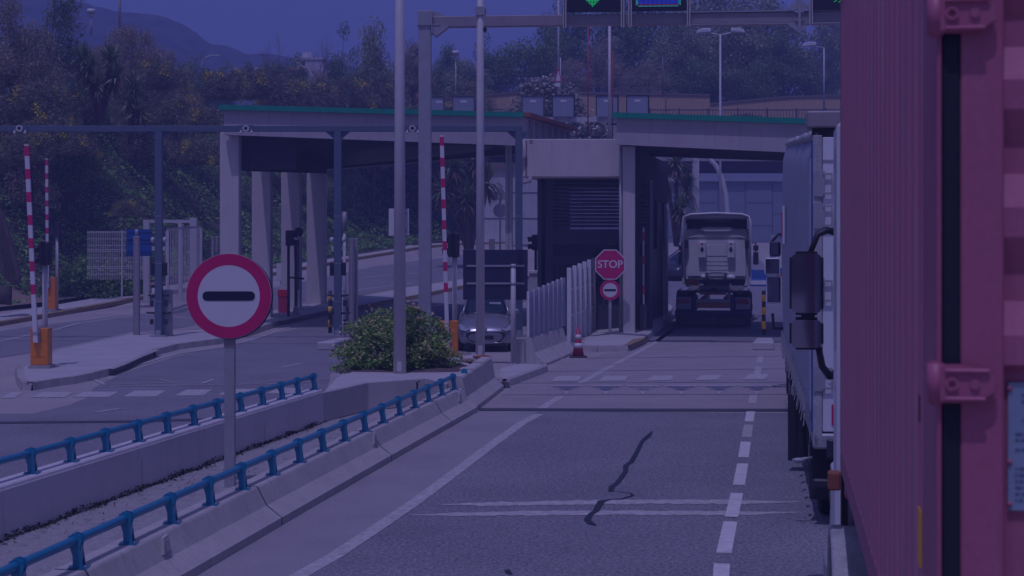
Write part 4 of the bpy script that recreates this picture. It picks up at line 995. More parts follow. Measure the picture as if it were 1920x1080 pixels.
p = pe; b = B(); q = p + Vector((0, -.2, 0))
b.prism([(q.x - .33, q.y, q.z + .20), (q.x - .1, q.y, q.z + .42), (q.x, q.y, q.z + .45), (q.x + .1, q.y, q.z + .42), (q.x + .33, q.y, q.z + .20)], (0, .03, 0))
b.prism([(q.x - .33, q.y, q.z - .16), (q.x - .02, q.y, q.z - .42), (q.x + .02, q.y, q.z - .42), (q.x + .33, q.y, q.z - .16)], (0, .03, 0))
b.box(q.x - .035, q.x + .035, q.y - .06, q.y + .45, q.z - .42, q.z + .45)
for dz in (-.1, .12): b.tube([(q.x - .12, q.y - .03, q.z + dz), (q.x + .12, q.y - .03, q.z + dz)], .02, 6)
part('splice_plate', b, M['galv'], gt, W=True)
def ledpanel(lab, px0, px1, pyb, hgt=1.45):
    t0, t1 = tpx(px0), tpx(px1); a, c = along(t0), along(t1)
    global lp_ends; lp_ends = (a, c)
    lp = th('lane_signal_panel', lab, 'light panel', (a.x, a.y - .25, Z_(pyb, a.y)), group='lit panels on the gantry')
    zb0, zb1 = Z_(pyb, a.y - .3), Z_(pyb - 1, c.y - .3); ya, yc = a.y - .3, c.y - .3
    b = B(); b.hexa([(a.x, ya, zb0), (c.x, yc, zb1), (c.x, yc + .14, zb1), (a.x, ya + .14, zb0), (a.x, ya, zb0 + hgt), (c.x, yc, zb1 + hgt), (c.x, yc + .14, zb1 + hgt), (a.x, ya + .14, zb0 + hgt)]); b.bevel(.01)
    part('housing', b, M['led_panel'], lp, W=True)
    b = B()
    for px in (px0 - 4, px1 + 4):
        p = along(tpx(px)); b.box(p.x - .045, p.x - .02, p.y - .30, p.y - .17, p.z - .22, zb0 + hgt - .1); b.box(p.x + .02, p.x + .045, p.y - .30, p.y - .17, p.z - .22, zb0 + hgt - .1); b.box(p.x - .019, p.x + .019, p.y - .19, p.y - .17, p.z - .22, zb0 + hgt - .1)
    part('bracket', b, M['white_metal'], lp, W=True)
    return lp, a, c, zb0, ya
def dots(lp, pts, m, r, name):
    b = B(); a, c = lp_ends
    for p in pts:
        p = (p[0], a.y - .312 + (c.y - a.y) * (p[0] - a.x) / (c.x - a.x), p[2]);  b.prism([(p[0] + r * math.cos(k * math.pi / 3), p[1], p[2] + r * math.sin(k * math.pi / 3)) for k in range(6)], (0, -.006, 0))
    part(name, b, m, lp, W=True)
lp, a, c, zb, ya = ledpanel('black lane panel with a green lit arrow pointing down, left one on the beam', 1062, 1162, 22)
P_ = []; cxp = 1111; pitch = 2.75
for r_i in range(12):
    for k in range(-13, 14):
        x = cxp + k * pitch; y = 12.5 - r_i * pitch
        in_head = abs(k) <= r_i and abs(k) >= max(0, r_i - 6) and r_i < 12
        if in_head or (abs(k) <= 2 and r_i > 4): P_.append((X_(x, ya - .01), ya - .008, Z_(y, ya)))
dots(lp, P_, M['led_green'], .0135, 'arrow_lights')
lp, a, c, zb, ya = ledpanel('black lane panel with a blue lit rectangle, second one on the beam', 1184, 1285, 20)
P1, P2, P3 = [], [], []
x = 1193.0
while x < 1276:
    y = 12.0; k = 0
    while y > -25:
        edge = (x < 1195.5 or x > 1271) and k > 0
        if k == 0: 
            if 1197 < x < 1270: P2.append((X_(x, ya), ya - .008, Z_(y, ya)))
        elif k == 1 and 1194 < x < 1273: P3.append((X_(x, ya), ya - .008, Z_(y, ya)))
        elif edge: P2.append((X_(x, ya), ya - .008, Z_(y, ya)))
        else: P1.append((X_(x, ya), ya - .008, Z_(y, ya)))
        y -= 2.4; k += 1
    x += 2.4
dots(lp, P1, M['led_blue'], .0135, 'blue_lights'); dots(lp, P2, M['led_cyan'], .010, 'cyan_border_lights'); dots(lp, P3, M['led_red'], .009, 'red_line_lights')
lp, a, c, zb, ya = ledpanel('black lane panel with green lights beside the red container, right one on the beam', 1521, 1620, 18)
dots(lp, [(X_(1564 + k * 2.7, ya), ya - .008, Z_(3.5 - (k % 3) * 2.6 + k * .3, ya)) for k in range(6)] + [(X_(1567 + k * 2.7, ya), ya - .008, Z_(-1 - k * .8, ya)) for k in range(8)], M['led_green'], .0135, 'arrow_lights')
# blue-grey camera portal
Yp = 47.6; zt = Z_(236, Yp); zl = Z_(247, Yp)
pt = th('camera_portal', 'long blue-grey portal beam with three square legs and small cameras', 'gantry', (X_(298, Yp), Yp, .15))
b = B(); b.box(X_(-140, Yp), X_(980, Yp), Yp - .09, Yp + .09, zl, zt); b.bevel(.008); part('beam', b, M['portal'], pt, W=True)
for px in (298, 633.5, 973):
    x = X_(px, Yp); b = B(); b.box(x - .105, x + .105, Yp - .10, Yp + .10, .15, zl - .004); b.bevel(.008); lg = part('leg', b, M['portal'], pt, W=True)
    b = B(); b.box(x - .22, x + .22, Yp - .2, Yp + .2, .15, .20); b.box(x - .07, x + .07, Yp - .125, Yp - .10, .2, .34); part('base_plate', b, M['galv'], lg, W=True)
    b = B()
    for z in (1.15, 2.25, 3.6): b.box(x - .112, x + .112, Yp - .107, Yp + .107, z, z + .018)
    part('band', b, M['galv'], lg, W=True)
    b = B(); b.prism([(x - .35, Yp - .03, zl), (x - .106, Yp - .03, zl - .22), (x - .106, Yp - .03, zl)], (0, .06, 0)); b.prism([(x + .35, Yp - .03, zl), (x + .106, Yp - .03, zl - .22), (x + .106, Yp - .03, zl)], (0, .06, 0)); part('gusset', b, M['portal'], lg, W=True)
for i, px in enumerate((40, 463, 774)):
    x = X_(px, Yp); y = Yp - .10
    cm = th('camera_unit', ['round white camera with two small lamps at the left end of the portal beam', 'round white camera on the portal beam above the front pillar', 'round white camera on the portal beam left of the gantry column'][i], 'camera', (x, y, (zt + zl) / 2), group='cameras on the portal beam')
    b = B(); b.box(-.21, .21, -.02, .0, -.09, .10); part('bracket', b, M['portal'], cm)
    b = B(); b.disc((0, -.12, .0), (0, -1, 0), .095, .09, 24, .05); part('housing', b, M['white_metal'], cm)
    b = B(); b.ball((0, -.07, 0), .055, (1, .8, 1)); part('lens', b, M['black'], cm)
    for sx in (-.15, .15): b = B(); b.ball((sx, -.06, -.12), .045); b.tube([(sx, -.04, -.1), (sx, -.0, -.04)], .02, 6); part('lamp', b, M['white_metal'], cm)
for i, px in enumerate((298, 633.5)):
    x = X_(px, Yp)
    cl_ = th('sensor_cluster', ['small white cameras, dark signals and sensors strapped round the left portal leg', 'small white cameras, dark signals and sensors strapped round the middle portal leg'][i], 'sensors', (x, Yp, 2), group='sensor clusters on the portal legs')
    for s in (-1, 1):
        b = B(); b.ball((s * .17, -.02, .93), .085, (.8, 1, 1)); b.tube([(s * .1, 0, .93), (s * .2, 0, .93)], .03, 6); part('camera', b, M['white_metal'], cl_)
        b = B(); b.box(s * .15 - .035, s * .15 + .035, -.05, .05, .62, .74); part('junction_box', b, M['white_metal'], cl_)
        b = B(); b.box(s * .17 - .06, s * .17 + .06, -.07, .07, -.10, .28); b.bevel(.01); sg = part('signal_head', b, M['black'], cl_)
        b = B()
        for z in (0, .18): b.tube([(s * .17, -.07, z), (s * .17, -.13, z - .01)], [.05, .055], 10)
        part('visor', b, M['black'], sg)
        b = B(); b.tube([(s * .1, 0, -.68), (s * .30, -.02, -.66)], .03, 6); part('sensor', b, M['black'], cl_)
        b = B(); b.box(s * .2 - .05, s * .2 + .05, -.05, .02, -.98, -.80); part('sensor', b, M['black'], cl_)
        b = B(); b.tube([(s * .1, 0, -1.18), (s * .35, -.02, -1.16)], .03, 6); part('sensor', b, M['black'], cl_)
        b = B(); b.box(s * .2 - .045, s * .2 + .045, -.05, .02, -1.5, -1.35)
        part('sensor', b, M['black'], cl_)
def pole(lab, px, py, z0, r0, r1, H, name='tall_pole', m='white_metal'):
    Y = F * (CH - z0) / (py - HY); x = X_(px, Y)
    r_ = th(name, lab, 'pole', (x, Y, z0)); part('shaft', B().tube([(0, 0, 0), (0, 0, H * .5), (0, 0, H)], [r0, (r0 + r1) / 2, r1], 24), M[m], r_); return r_, x, Y
r_, x, Y = pole('thick pale grey pole rising out of the flowering bush', 749.5, 700, .5, .118, .072, 9.6)
b = B(); b.prism([(.075 * math.sin(a), -.1225 * 1 , z) for a, z in ((-.6, .05), (.6, .05), (.6, .22), (-.6, .22))], (0, .03, 0)); part('hatch', b, M['white_metal'], r_)
b = B(); b.box(X_(728, Y) - x, X_(766, Y) - x, .12, .14, Z_(442, Y) - .5, Z_(391, Y) - .5); b.bevel(.004); nb = part('sign_plate', b, M['signwhite'], r_)
b = B(); b.box(-.12, .12, .1, .12, 2.6, 2.65); b.box(-.12, .12, .1, .12, 2.92, 2.97); part('bracket', b, M['galv'], nb)
r_, x, Y = pole('slimmer pale grey pole in front of the dark sign back and the car', 900.5, 667, .42, .100, .068, 9.8)
b = B(); b.box(-.05, .05, -.105, -.08, .04, .22); part('hatch', b, M['white_metal'], r_)
b = B(); z = Z_(21, Y) - .42; b.box(-.105, .105, -.1, .1, z - .1, z + .1); b.box(.09, .13, -.03, .03, z - .08, z + .08); b.bevel(.008); part('collar', b, M['galv'], r_)
b = B(); b.ball((.09, 0, Z_(55, Y) - .42), .07, (.8, .8, 1)); part('floodlight', b, M['black'], r_)
# ================================================================ SIGNS
Ys = 19.8; zc = Z_(555, Ys); x = X_(429, Ys); Rr = .508
sg = th('no_entry_sign', 'large round white sign with red ring and dark bar on a square post', 'road sign', (x, Ys, 0))
yw = R(-5); nrm = (math.sin(R(-8)) * 0 + .04, -1, 0)
b = B(); b.disc((0, 0, zc), nrm, Rr, .004, 72); part('plate', b, M['signwhite'], sg)
b = B(); b.disc((.016, .008, zc - .008), nrm, Rr, .03, 72); part('back_plate', b, M['navy'], sg)
b = B(); b.disc((0, -.004, zc), nrm, Rr - .004, .002, 72, Rr * .725); part('red_ring', b, M['signred'], sg)
b = B(); b.disc((0, -.003, zc), nrm, Rr * .725, .002, 72); part('white_face', b, M['signwhite'], sg)
b = B(); hw, hh = .312, .056; pts = []
for k in range(12): a = math.pi / 2 + math.pi * k / 11; pts.append((-hw + hh + hh * math.cos(a) * 1, hh * math.sin(a)))
for k in range(12): a = -math.pi / 2 + math.pi * k / 11; pts.append((hw - hh + hh * math.cos(a), hh * math.sin(a)))
b.prism([(a, -.008 + a * .04, zc + c) for a, c in pts], (0, .003, 0)); part('dark_bar', b, M['signdark'], sg)
b = B(); b.box(-.062, .062, .04, .13, 0, zc + .3); b.bevel(.006); part('post', b, M['galv'], sg)
b = B(); b.box(-.064, .064, .034, .045, Z_(651, Ys), Z_(636, Ys)); b.tube([(-.02, .036, Z_(643, Ys)), (-.02, .026, Z_(643, Ys))], .007, 6); b.tube([(.02, .036, Z_(643, Ys)), (.02, .026, Z_(643, Ys))], .007, 6); part('clamp', b, M['galv_warm'], sg)
Yq = 47.75
Yq = 47.95; x = X_(1144, Yq); z8 = Z_(496, Yq) ; k = Yq / F
st = th('stop_sign', 'red octagonal STOP sign over a small round sign on a thin post before the booth', 'road sign', (x, Yq, .15)); z8 -= .15
def octa(r, y): return [(r / math.cos(math.pi / 8) * math.cos(math.pi / 8 + i * math.pi / 4), y, z8 + r / math.cos(math.pi / 8) * math.sin(math.pi / 8 + i * math.pi / 4)) for i in range(8)]
b = B(); b.prism(octa(.435, 0), (0, .03, 0)); part('plate', b, M['signwhite'], st)
b = B(); b.prism(octa(.405, -.004), (0, .003, 0)); part('red_face', b, M['signred'], st)
textobj('lettering', 'STOP', .305, Matrix.Translation((0, -.008, z8 + .0)) @ Matrix.Rotation(R(90), 4, 'X'), M['signwhite'], st, .002)
z9 = Z_(544, Yq) - .15
b = B(); b.disc((0, .0, z9), (0, -1, 0), .297, .03, 48); part('round_plate', b, M['galv'], st)
b = B(); b.disc((0, -.004, z9), (0, -1, 0), .293, .002, 48, .205); part('red_ring', b, M['signred'], st)
b = B(); b.disc((0, -.003, z9), (0, -1, 0), .206, .002, 48); part('white_face', b, M['signwhite'], st)
b = B(); b.box(-.17, .17, -.007, -.004, z9 - .032, z9 + .032); b.bevel(.003); part('dark_bar', b, M['signdark'], st)
b = B(); b.box(-.04, .04, .035, .08, 0, z8 + .1); part('post', b, M['white_metal'], st)
b = B(); b.box(-.12, .12, -.08, .16, 0, .02); part('base_plate', b, M['galv'], st)
# back of a dark sign
Yk = 38.9; x = X_(962.5, Yk)
sb = th('rear_facing_sign', 'dark rectangular sign seen from behind on a white post in front of the car', 'road sign', (x, Yk, .0))
z0 = Z_(685, Yk)
part('post', B().tube([(0, 0, max(0, z0)), (0, 0, Z_(495, Yk))], [.062, .062], 16), M['white_metal'], sb)
b = B(); b.box(-.17, .13, -.12, .14, max(0, z0), max(0, z0) + .035); b.box(-.12, -.02, -.12, -.02, .04, .07); part('base_plate', b, M['galv'], sb)
b = B(); b.box(X_(868, Yk) - x, X_(989.5, Yk) - x, .085, .125, Z_(562, Yk), Z_(468, Yk)); b.bevel(.008); pn = part('panel', b, M['navy'], sb)
b = B()
for py in (498.5, 531.5): b.box(X_(875, Yk) - x, X_(983, Yk) - x, .058, .084, Z_(py, Yk) - .022, Z_(py, Yk) + .022)
part('rail', b, M['galv'], pn)
b = B()
for py in (498.5, 531.5): b.tube([(0, 0, Z_(py, Yk) - .03), (0, 0, Z_(py, Yk) + .03)], .072, 16)
part('clamp', b, M['galv'], sb)
# far sign gantry with grey panel backs
Yb_ = 74.0; xb0, xb1 = X_(797, Yb_), X_(1222, Yb_)
fg = th('far_gantry', 'pale gantry beam farther back, behind both canopies, holding grey sign backs', 'gantry', (xb0, Yb_, gz(Yb_)))
b = B(); b.box(xb0, xb1, Yb_, Yb_ + .25, Z_(228, Yb_), Z_(219.5, Yb_)); part('beam', b, M['white_metal'], fg, W=True)
for xx in (xb0, xb1): b = B(); b.box(xx - .15, xx + .15, Yb_, Yb_ + .3, gz(Yb_) - .05, Z_(219, Yb_)); part('column', b, M['galv'], fg, W=True)
names = ['leftmost grey sign back, just right of the gantry column', 'grey sign back touching the left side of the slim pole', 'grey sign back above the right end of the long canopy', 'grey sign back in front of the oleander, between the two thin poles', 'grey sign back behind the thin pole at the left tip of the right canopy', 'rightmost grey sign back, above the green edge of the right canopy']
for (a, c, y0, y1), lab in zip(((803, 834, 207, 181), (849, 891, 209, 180), (979, 1021, 219, 179.5), (1035.5, 1078, 219, 179), (1117.5, 1160, 219, 179), (1174.5, 1217, 219, 178.5)), names):
    Yn = Yb_ - .12; s_ = th('grey_sign_back', lab, 'road sign', (X_((a + c) / 2, Yn), Yn, Z_(219, Yn)), group='grey sign backs on the far gantry')
    b = B(); b.box(X_(a, Yn), X_(c, Yn), Yn - .1, Yn + .0, Z_(219, Yn), Z_(y1, Yn)); b.bevel(.01); part('panel', b, M['grey_panel'], s_, W=True)
    b = B(); b.box(X_(a, Yn) + .35, X_(a, Yn) + .62, Yn - .106, Yn - .1, Z_(y1 + 12.5, Yn), Z_(y1 + 8.5, Yn)); part('label_plate', b, M['signwhite'], s_, W=True)
    b = B(); xx = X_(c, Yn) - .06; b.box(xx, xx + .06, Yn - .13, Yn - .101, Z_(219, Yn), Z_(y1 + 2, Yn)); b.box(X_(a, Yn), X_(c, Yn), Yn - .13, Yn - .101, Z_(y1 + 1.5, Yn), Z_(y1, Yn)); b.box(X_(a, Yn) - .02, X_(a, Yn) + .02, Yn - .12, Yn - .101, Z_(219, Yn), Z_(y1 + 2, Yn)); part('frame', b, M['black'] if a > 1000 else M['railiron'], s_, W=True)
    b = B()
    for xx in (X_(a + 9, Yn), X_(c - 9, Yn)): b.box(xx - .04, xx + .04, Yn + .0, Yn + .1, Z_(231, Yn), Z_(200, Yn))
    part('bracket', b, M['galv'], s_, W=True)
# lamps and thin masts
def lamp(lab, px, pyb, pyt, Y, r, heads, name='street_lamp'):
    zb = Z_(pyb, Y); zt_ = Z_(pyt, Y); x = X_(px, Y)
    l_ = th(name, lab, 'street lamp', (x, Y, zb))
    part('pole', B().tube([(0, 0, 0), (0, 0, zt_ - zb)], [r, r * .7], 10), M['white_metal'], l_)
    for (a, c, y0, y1) in heads:
        w_ = (c - a) / F * Y; xm = X_((a + c) / 2, Y) - x; zz = Z_((y0 + y1) / 2, Y) - zb; h = abs(y1 - y0) / F * Y; s = 1 if xm > 0 else -1
        part('arm', B().tube([(0, 0, zt_ - zb - .05), (xm - s * w_ * .45, 0, zz - .1)], r * .55, 6), M['white_metal'], l_)
        b = B(); b.prism([(xm - s * w_ / 2, -.14, zz - h * .2), (xm + s * w_ / 2, -.1, zz - h * .45), (xm + s * w_ * .42, -.1, zz + h * .1), (xm + s * w_ * .1, -.14, zz + h * .5), (xm - s * w_ / 2, -.14, zz + h * .5)], (0, .28, 0)); b.bevel(.03)
        hd = part('lamp_head', b, M['signwhite'], l_)
        b = B(); b.box(xm - w_ * .32, xm + w_ * .32, -.09, .09, zz - h * .5, zz - h * .4); part('lens', b, M['lampglass'], hd)
lamp('twin-headed white street lamp in front of the trees, rising over the right canopy', 1350.5, 470, 64, 84, .075, [(1305, 1333, 63, 53), (1370, 1397, 62, 52.5)])
lamp('single-headed white street lamp beside the red container, on the upper road', 1545, 213, 89, 112, .07, [(1504, 1530, 88, 79)])
lamp('thin white lamp with a drum-shaped head, right of the gantry column', 854.5, 205, 106, 112, .05, [])
c_ = SC.objects['street_lamp.002']; b = B(); b.tube([(-.0, 0, 3.55), (0, 0, 3.7)], .12, 12); b.tube([(0, 0, 3.7), (0, 0, 3.95)], [.24, .26], 14); part('lamp_head', b, M['signwhite'], c_)
lamp('white lamp with a drum-shaped head standing among the brown trees at top left', 171, 66, 24, 92, .06, [])
c_ = SC.objects['street_lamp.003']; b = B(); b.tube([(0, 0, 1.0), (0, 0, 1.2)], .1, 12); b.tube([(0, 0, 1.2), (0, 0, 1.45)], [.2, .22], 14); part('lamp_head', b, M['signwhite'], c_)
def mast(lab, px, pyb, pyt, Y, r, m='white_metal', cat='pole', name='mast'):
    zb = Z_(pyb, Y); x = X_(px, Y); l_ = th(name, lab, cat, (x, Y, zb)); part('shaft', B().tube([(0, 0, 0), (0, 0, Z_(pyt, Y) - zb)], r, 10), M[m], l_); return l_
mast('tall thin white mast on the skyline left of the mountain top', 224.5, 62, -60, 92, .085)
ml = mast('thin pole with a triangular warning sign, above the oleander', 1047, 178, -40, 98, .06)
b = B(); z = Z_(141, 98) - ml.location.z; b.prism([(-.26, -.09, z - .4), (.20, -.09, z - .4), (.0, -.09, z + .45)], (0, .02, 0)); part('warning_sign', b, M['signred'], ml)
b = B(); b.prism([(-.17, -.095, z - .34), (.13, -.095, z - .34), (.0, -.095, z + .28)], (0, .003, 0)); part('white_face', b, M['signwhite'], ml)
b = B(); b.box(-.18, .1, -.09, -.07, z - .68, z - .46); part('plate', b, M['signwhite'], ml)
mast('thin white pole rising from behind the booth parapet to the gantry beam', 1143, 262, 48, 56, .05)
mast('rusty thin mast beside the white pole over the booth', 1148.5, 262, 98, 58, .022, 'roof')
mast('dark red thin cable mast crossing the oleander', 1102.5, 262, 40, 60, .022, 'redsheet')
mast('pale thin pole right of the warning sign pole', 1051, 178, 108, 99, .03)
mast('fine pale rod in front of the trees, left of the twin-headed lamp', 1242.5, 178, 106, 119, .05, 'barepale')
al = th('arched_lamp', 'small arched street lamp on the skyline below the mountain', 'street lamp', (X_(379, 130), 130, Z_(140, 130)))
pts = [(0, 0, 0), (0, 0, .9)] + [(1.05 * (1 - math.cos(R(a))), 0, .9 + .62 * math.sin(R(a))) for a in (20, 45, 70, 90)]
part('pole', B().tube(pts, .055, 8), M['white_metal'], al); b = B(); b.box(1.0, 1.35, -.1, .1, 1.46, 1.56); part('lamp_head', b, M['signwhite'], al)
ap = th('arched_pole', 'big white arched pole curving over the lane beyond the right canopy', 'pole', (X_(1361, 88), 88, gz(88)))
pts = [A(x_, y_, 88) for x_, y_ in ((1365, 470), (1364, 400), (1361, 365), (1354, 335), (1342, 310), (1325, 293), (1308, 286), (1290, 284))]
part('shaft', B().tube(pts, .13, 10), M['white_metal'], ap, W=True)
wp_ = th('square_post', 'stout white square post behind the white truck cab', 'post', (X_(1305, 80), 80, gz(80))); b = B(); b.box(X_(1298.5, 80), X_(1311, 80), 80, 80.3, gz(80), Z_(280, 80)); part('shaft', b, M['white_metal'], wp_, W=True)
# ================================================================ BARRIER GATES
def gate(lab, ax, ay0, ay1, atop, cab, Y, z0, armw, lab2, hide=None):
    """arm foot pixel x, top pixel y, bottom pixel y, top pixel x; cabinet pixel box"""
    c0, c1, cy0, cy1 = cab; x = X_((c0 + c1) / 2, Y)
    g = th('barrier_gate', lab, 'barrier gate', (x, Y, z0), group='parking style barriers with raised booms')
    b = B(); h = Z_(cy0, Y) - z0; w_ = X_(c1, Y) - X_(c0, Y)
    b.box(-w_ / 2, w_ / 2, -.15, .2, .07, h); b.bevel(.012); cb = part('cabinet', b, M['orange'], g)
    b = B(); b.box(-w_ / 2 + .03, w_ / 2 - .03, -.155, -.148, h * .28, h * .285); b.box(-w_ / 2, w_ / 2, -.154, -.148, h * .68, h * .685); part('door_line', b, M['roof'], cb)
    b = B(); b.box(-w_ / 2 - .03, w_ / 2 + .05, -.2, .24, 0, .07); part('base_plate', b, M['kerb'], g)
    xa, xt = X_(ax, Y) - x, X_(atop, Y) - x; za, zt_ = Z_(ay1, Y) - z0, Z_(ay0, Y) - z0
    y_ = -.24; hw = armw / 2
    def seg(t0, t1, o): 
        p = Vector((xa + (xt - xa) * t0, y_, za + (zt_ - za) * t0)); q = Vector((xa + (xt - xa) * t1, y_, za + (zt_ - za) * t1)); w2 = hw + o
        b.hexa([p + Vector((-w2, -.03 - o, 0)), p + Vector((w2, -.03 - o, 0)), p + Vector((w2, .03 + o, 0)), p + Vector((-w2, .03 + o, 0)), q + Vector((-w2, -.03 - o, 0)), q + Vector((w2, -.03 - o, 0)), q + Vector((w2, .03 + o, 0)), q + Vector((-w2, .03 + o, 0))])
    b = B(); seg(0, 1, 0); am = part('boom', b, M['signwhite'], g)
    b = B(); L = zt_ - za; t = .18 * 1.0
    z = L - .02 / 1
    while z > L * .22:
        seg(max(0, (z - .23) / L), z / L - .003, .002); z -= .50
    part('red_stripes', b, M['signred'], am)
    b = B(); b.box(xa - .075, xa + .075, -.215, -.15, za + .0, za + .30); b.box(xa - .07, xa + .07, -.29, -.16, za + .2, za + .23); part('clamp', b, M['galv'], g)
    return g
gate('near orange barrier cabinet with raised striped boom on the island tip', 73, 272, 641, 56, (60.5, 93.5, 615, 704), 36.2, .15, .095, '')
gate('far orange barrier cabinet with raised boom at the foot of the bank', 92.5, 298, 539, 91, (90, 105.5, 520, 579), 61, .30, .10, '')
gate('orange barrier cabinet half hidden by the flowering bush', 840, 255, 655, 829, (824, 859, 601, 676), 40.0, .0, .095, '')
def tlight(lab, px, y0, y1, Y, z0, box, m='white_metal', r=.06, name='traffic_light', side=1):
    x = X_(px, Y); t = th(name, lab, 'traffic light', (x, Y, z0), group='dark signal heads on posts')
    part('post', B().tube([(0, 0, 0), (0, 0, Z_(y0, Y) - z0 + .02)], r, 12), M[m], t)
    a, c, b0, b1 = box; b = B(); b.box(X_(a, Y) - x, X_(c, Y) - x, -.12, .1, Z_(b1, Y) - z0, Z_(b0, Y) - z0); b.bevel(.02); hd = part('signal_head', b, M['black'], t)
    b = B(); xx = (X_(c, Y) if side > 0 else X_(a, Y)) - x; h = Z_(b0, Y) - Z_(b1, Y); zb_ = Z_(b1, Y) - z0
    for k_ in (.25, .72): b.tube([(xx, .0, zb_ + h * k_), (xx + side * .14, .0, zb_ + h * k_ - .02)], [.085, .09], 12)
    part('visor', b, M['black'], hd)
    b = B(); b.box(-.14, .14, -.12, .12, 0, .05); part('base_plate', b, M['galv'], t)
tlight('black signal box on a white post beside the near orange barrier', 84.5, 497, 690, 36.6, .15, (75, 95.5, 453.5, 497), side=-1)
tlight('black signal box on a white post beside the far orange barrier', 106.5, 444, 578, 61.3, .30, (102, 114, 416, 444))
tlight('black signal box on a white post between the third boom and the slim pole', 852.5, 482, 640, 40.6, .0, (840, 861.5, 437, 482), side=-1)
tlight('dark signal box on a dark post in front of the third canopy pillar', 541, 461, 597, 57.8, .2, (536, 551, 432, 461), 'chassis', .05)
tlight('dark signal box on a dark post left of the booth', 1004.5, 468, 600, 58, .2, (997, 1012.5, 440, 469), 'chassis', .05, side=-1)
# bollards
def bollard(lab, px, y0, y1, Yb, blk):
    x = X_(px, Yb); t = th('bollard', lab, 'bollard', (x, Yb, .22), group='black and yellow bollards')
    H = Z_(y0, Yb) - .22
    part('post', B().tube([(0, 0, 0), (0, 0, H)], .055, 16), M['black'], t)
    b = B()
    for f0, f1 in ((.14, .31), (.46, .63), (.80, .955) if False else (.76, .91)): b.tube([(0, 0, H * f0), (0, 0, H * f1)], .058, 16)
    part('yellow_band', b, M['yellow'], t)
    a, c, yy0, yy1 = blk; 
    kb = G(a, yy1); kc = G(c, yy1); 
    b = B(); b.prism([(kb.x, kb.y, 0), (kc.x, kc.y, 0), (kc.x + .25, kc.y + 1.9, 0), (kb.x + .38, kb.y + 1.9, 0)], (0, 0, .22)); b.bevel(.03)
    solo('bollard_plinth', b, M['pavement'], lab.replace('black and yellow bollard', 'small concrete block under the black and yellow bollard'), 'plinth', (kb.x, kb.y, 0), 'concrete blocks under the bollards')
bollard('black and yellow bollard right of the middle portal leg', 619, 545, 645, 48.2, (594, 628, 643, 657))
bollard('black and yellow bollard right of the truck, by the trailer', 1432, 545, 645, 47.2, (1411, 1452, 634, 657))
# plain metal boxes and posts on the islands
def mpost(lab, px0, px1, y0, Y, z0, m='galv_warm', cap=True, name='steel_post'):
    x = X_((px0 + px1) / 2, Y); w_ = (px1 - px0) / F * Y; t = th(name, lab, 'post', (x, Y, z0))
    b = B(); b.box(-w_ / 2, w_ / 2, -w_ * .4, w_ * .4, 0, Z_(y0, Y) - z0); b.bevel(.012); part('shaft', b, M[m], t)
    b = B(); b.box(-w_ * .1, w_ * .1, -w_ * .41, -w_ * .4, .2, Z_(y0, Y) - z0 - .1); part('groove', b, M['galv'], t)
    b = B()
    for q in (.45, .9, .14): b.tube([(-w_ * .3, -w_ * .4, (Z_(y0, Y) - z0) * q), (-w_ * .3, -w_ * .42, (Z_(y0, Y) - z0) * q)], .012, 6)
    part('bolt', b, M['railiron'], t)
    return t
t = mpost('slim metal post left of the left portal leg, in front of the blue panel', 250.5, 262, 443, 48.5, .15)
part('cap_tube', B().tube([(0, 0, Z_(443, 48.5) - .15), (0, 0, Z_(430, 48.5) - .15)], .05, 12), M['galv'], t)
mpost('wide metal cabinet post right of the left portal leg', 307, 323, 543, 47.9, .15, 'galv')
mpost('metal post right of the middle portal leg, behind the flowering bush', 654, 664, 447, 50.0, .15)
mpost('thinner metal post touching the right side of its twin by the bush', 665, 671, 447, 50.2, .15, 'galv')
mpost('short metal post far behind the round sign, left of the front pillar', 396, 402, 443, 62, .3)
mpost('second short metal post, hugging the front pillar of the long canopy', 404, 409, 443, 62.3, .3, 'galv')
mpost('short grey post on the far side of the road above the dark sign back', 917, 928, 447, 66, .3, 'galv')
t = mpost('slender white column holding a floodlight under the end of the long canopy', 947.5, 960, 272, 54.5, .1, 'white_metal', name='steel_column')
b = B(); zz = Z_(272, 54.5) - .1; b.box(-.16, .14, -.16, -.05, zz - .02, zz + .29); b.bevel(.02); fl_ = part('floodlight', b, M['signwhite'], t)
part('lens', B().disc((-.0, -.165, zz + .13), (0, -1, 0), .045, .01, 16), M['chrome'], fl_)
part('cable', B().tube([(.15, -.05, zz), (.2, -.05, zz - .3), (.13, -.12, zz - .6), (.13, -.12, .2)], .012, 6), M['galv'], t)
mpost('white cylinder post behind the middle portal leg', 641, 649, 540, 53, .15, 'white_metal')
t = th('beacon_post', 'white pipe with a thick cylinder on top behind the middle portal leg', 'post', (X_(646, 52), 52, .15))
part('pipe', B().tube([(0, 0, 0), (0, 0, Z_(432, 52) - .15)], .045, 10), M['white_metal'], t); part('cylinder', B().tube([(0, 0, Z_(432, 52) - .15), (0, 0, Z_(397, 52) - .15)], .085, 16), M['galv_warm'], t)
Yc = 59.5; t = th('red_cabinet', 'small red cabinet between the second and third canopy pillars', 'cabinet', (X_(531, Yc), Yc, gz(Yc) + .15))
b = B(); b.box(-.16, .16, -.15, .2, 0, Z_(554, Yc) - .3); b.bevel(.01); part('body', b, M['redsheet'], t)
b = B(); b.box(-.18, .18, -.17, .22, Z_(554, Yc) - .3, Z_(541, Yc) - .3); b.bevel(.01); part('top', b, M['red'], t)
t = th('boom_mechanism', 'dark raised boom bracket and housing between the canopy pillars', 'barrier gate', (X_(555, 58.6), 58.6, gz(58.6) + .15))
b = B(); b.prism([(-.14, -.1, 0), (.14, -.1, 0), (.05, -.1, .35), (-.05, -.1, .35)], (0, .2, 0)); part('foot', b, M['galv'], t)
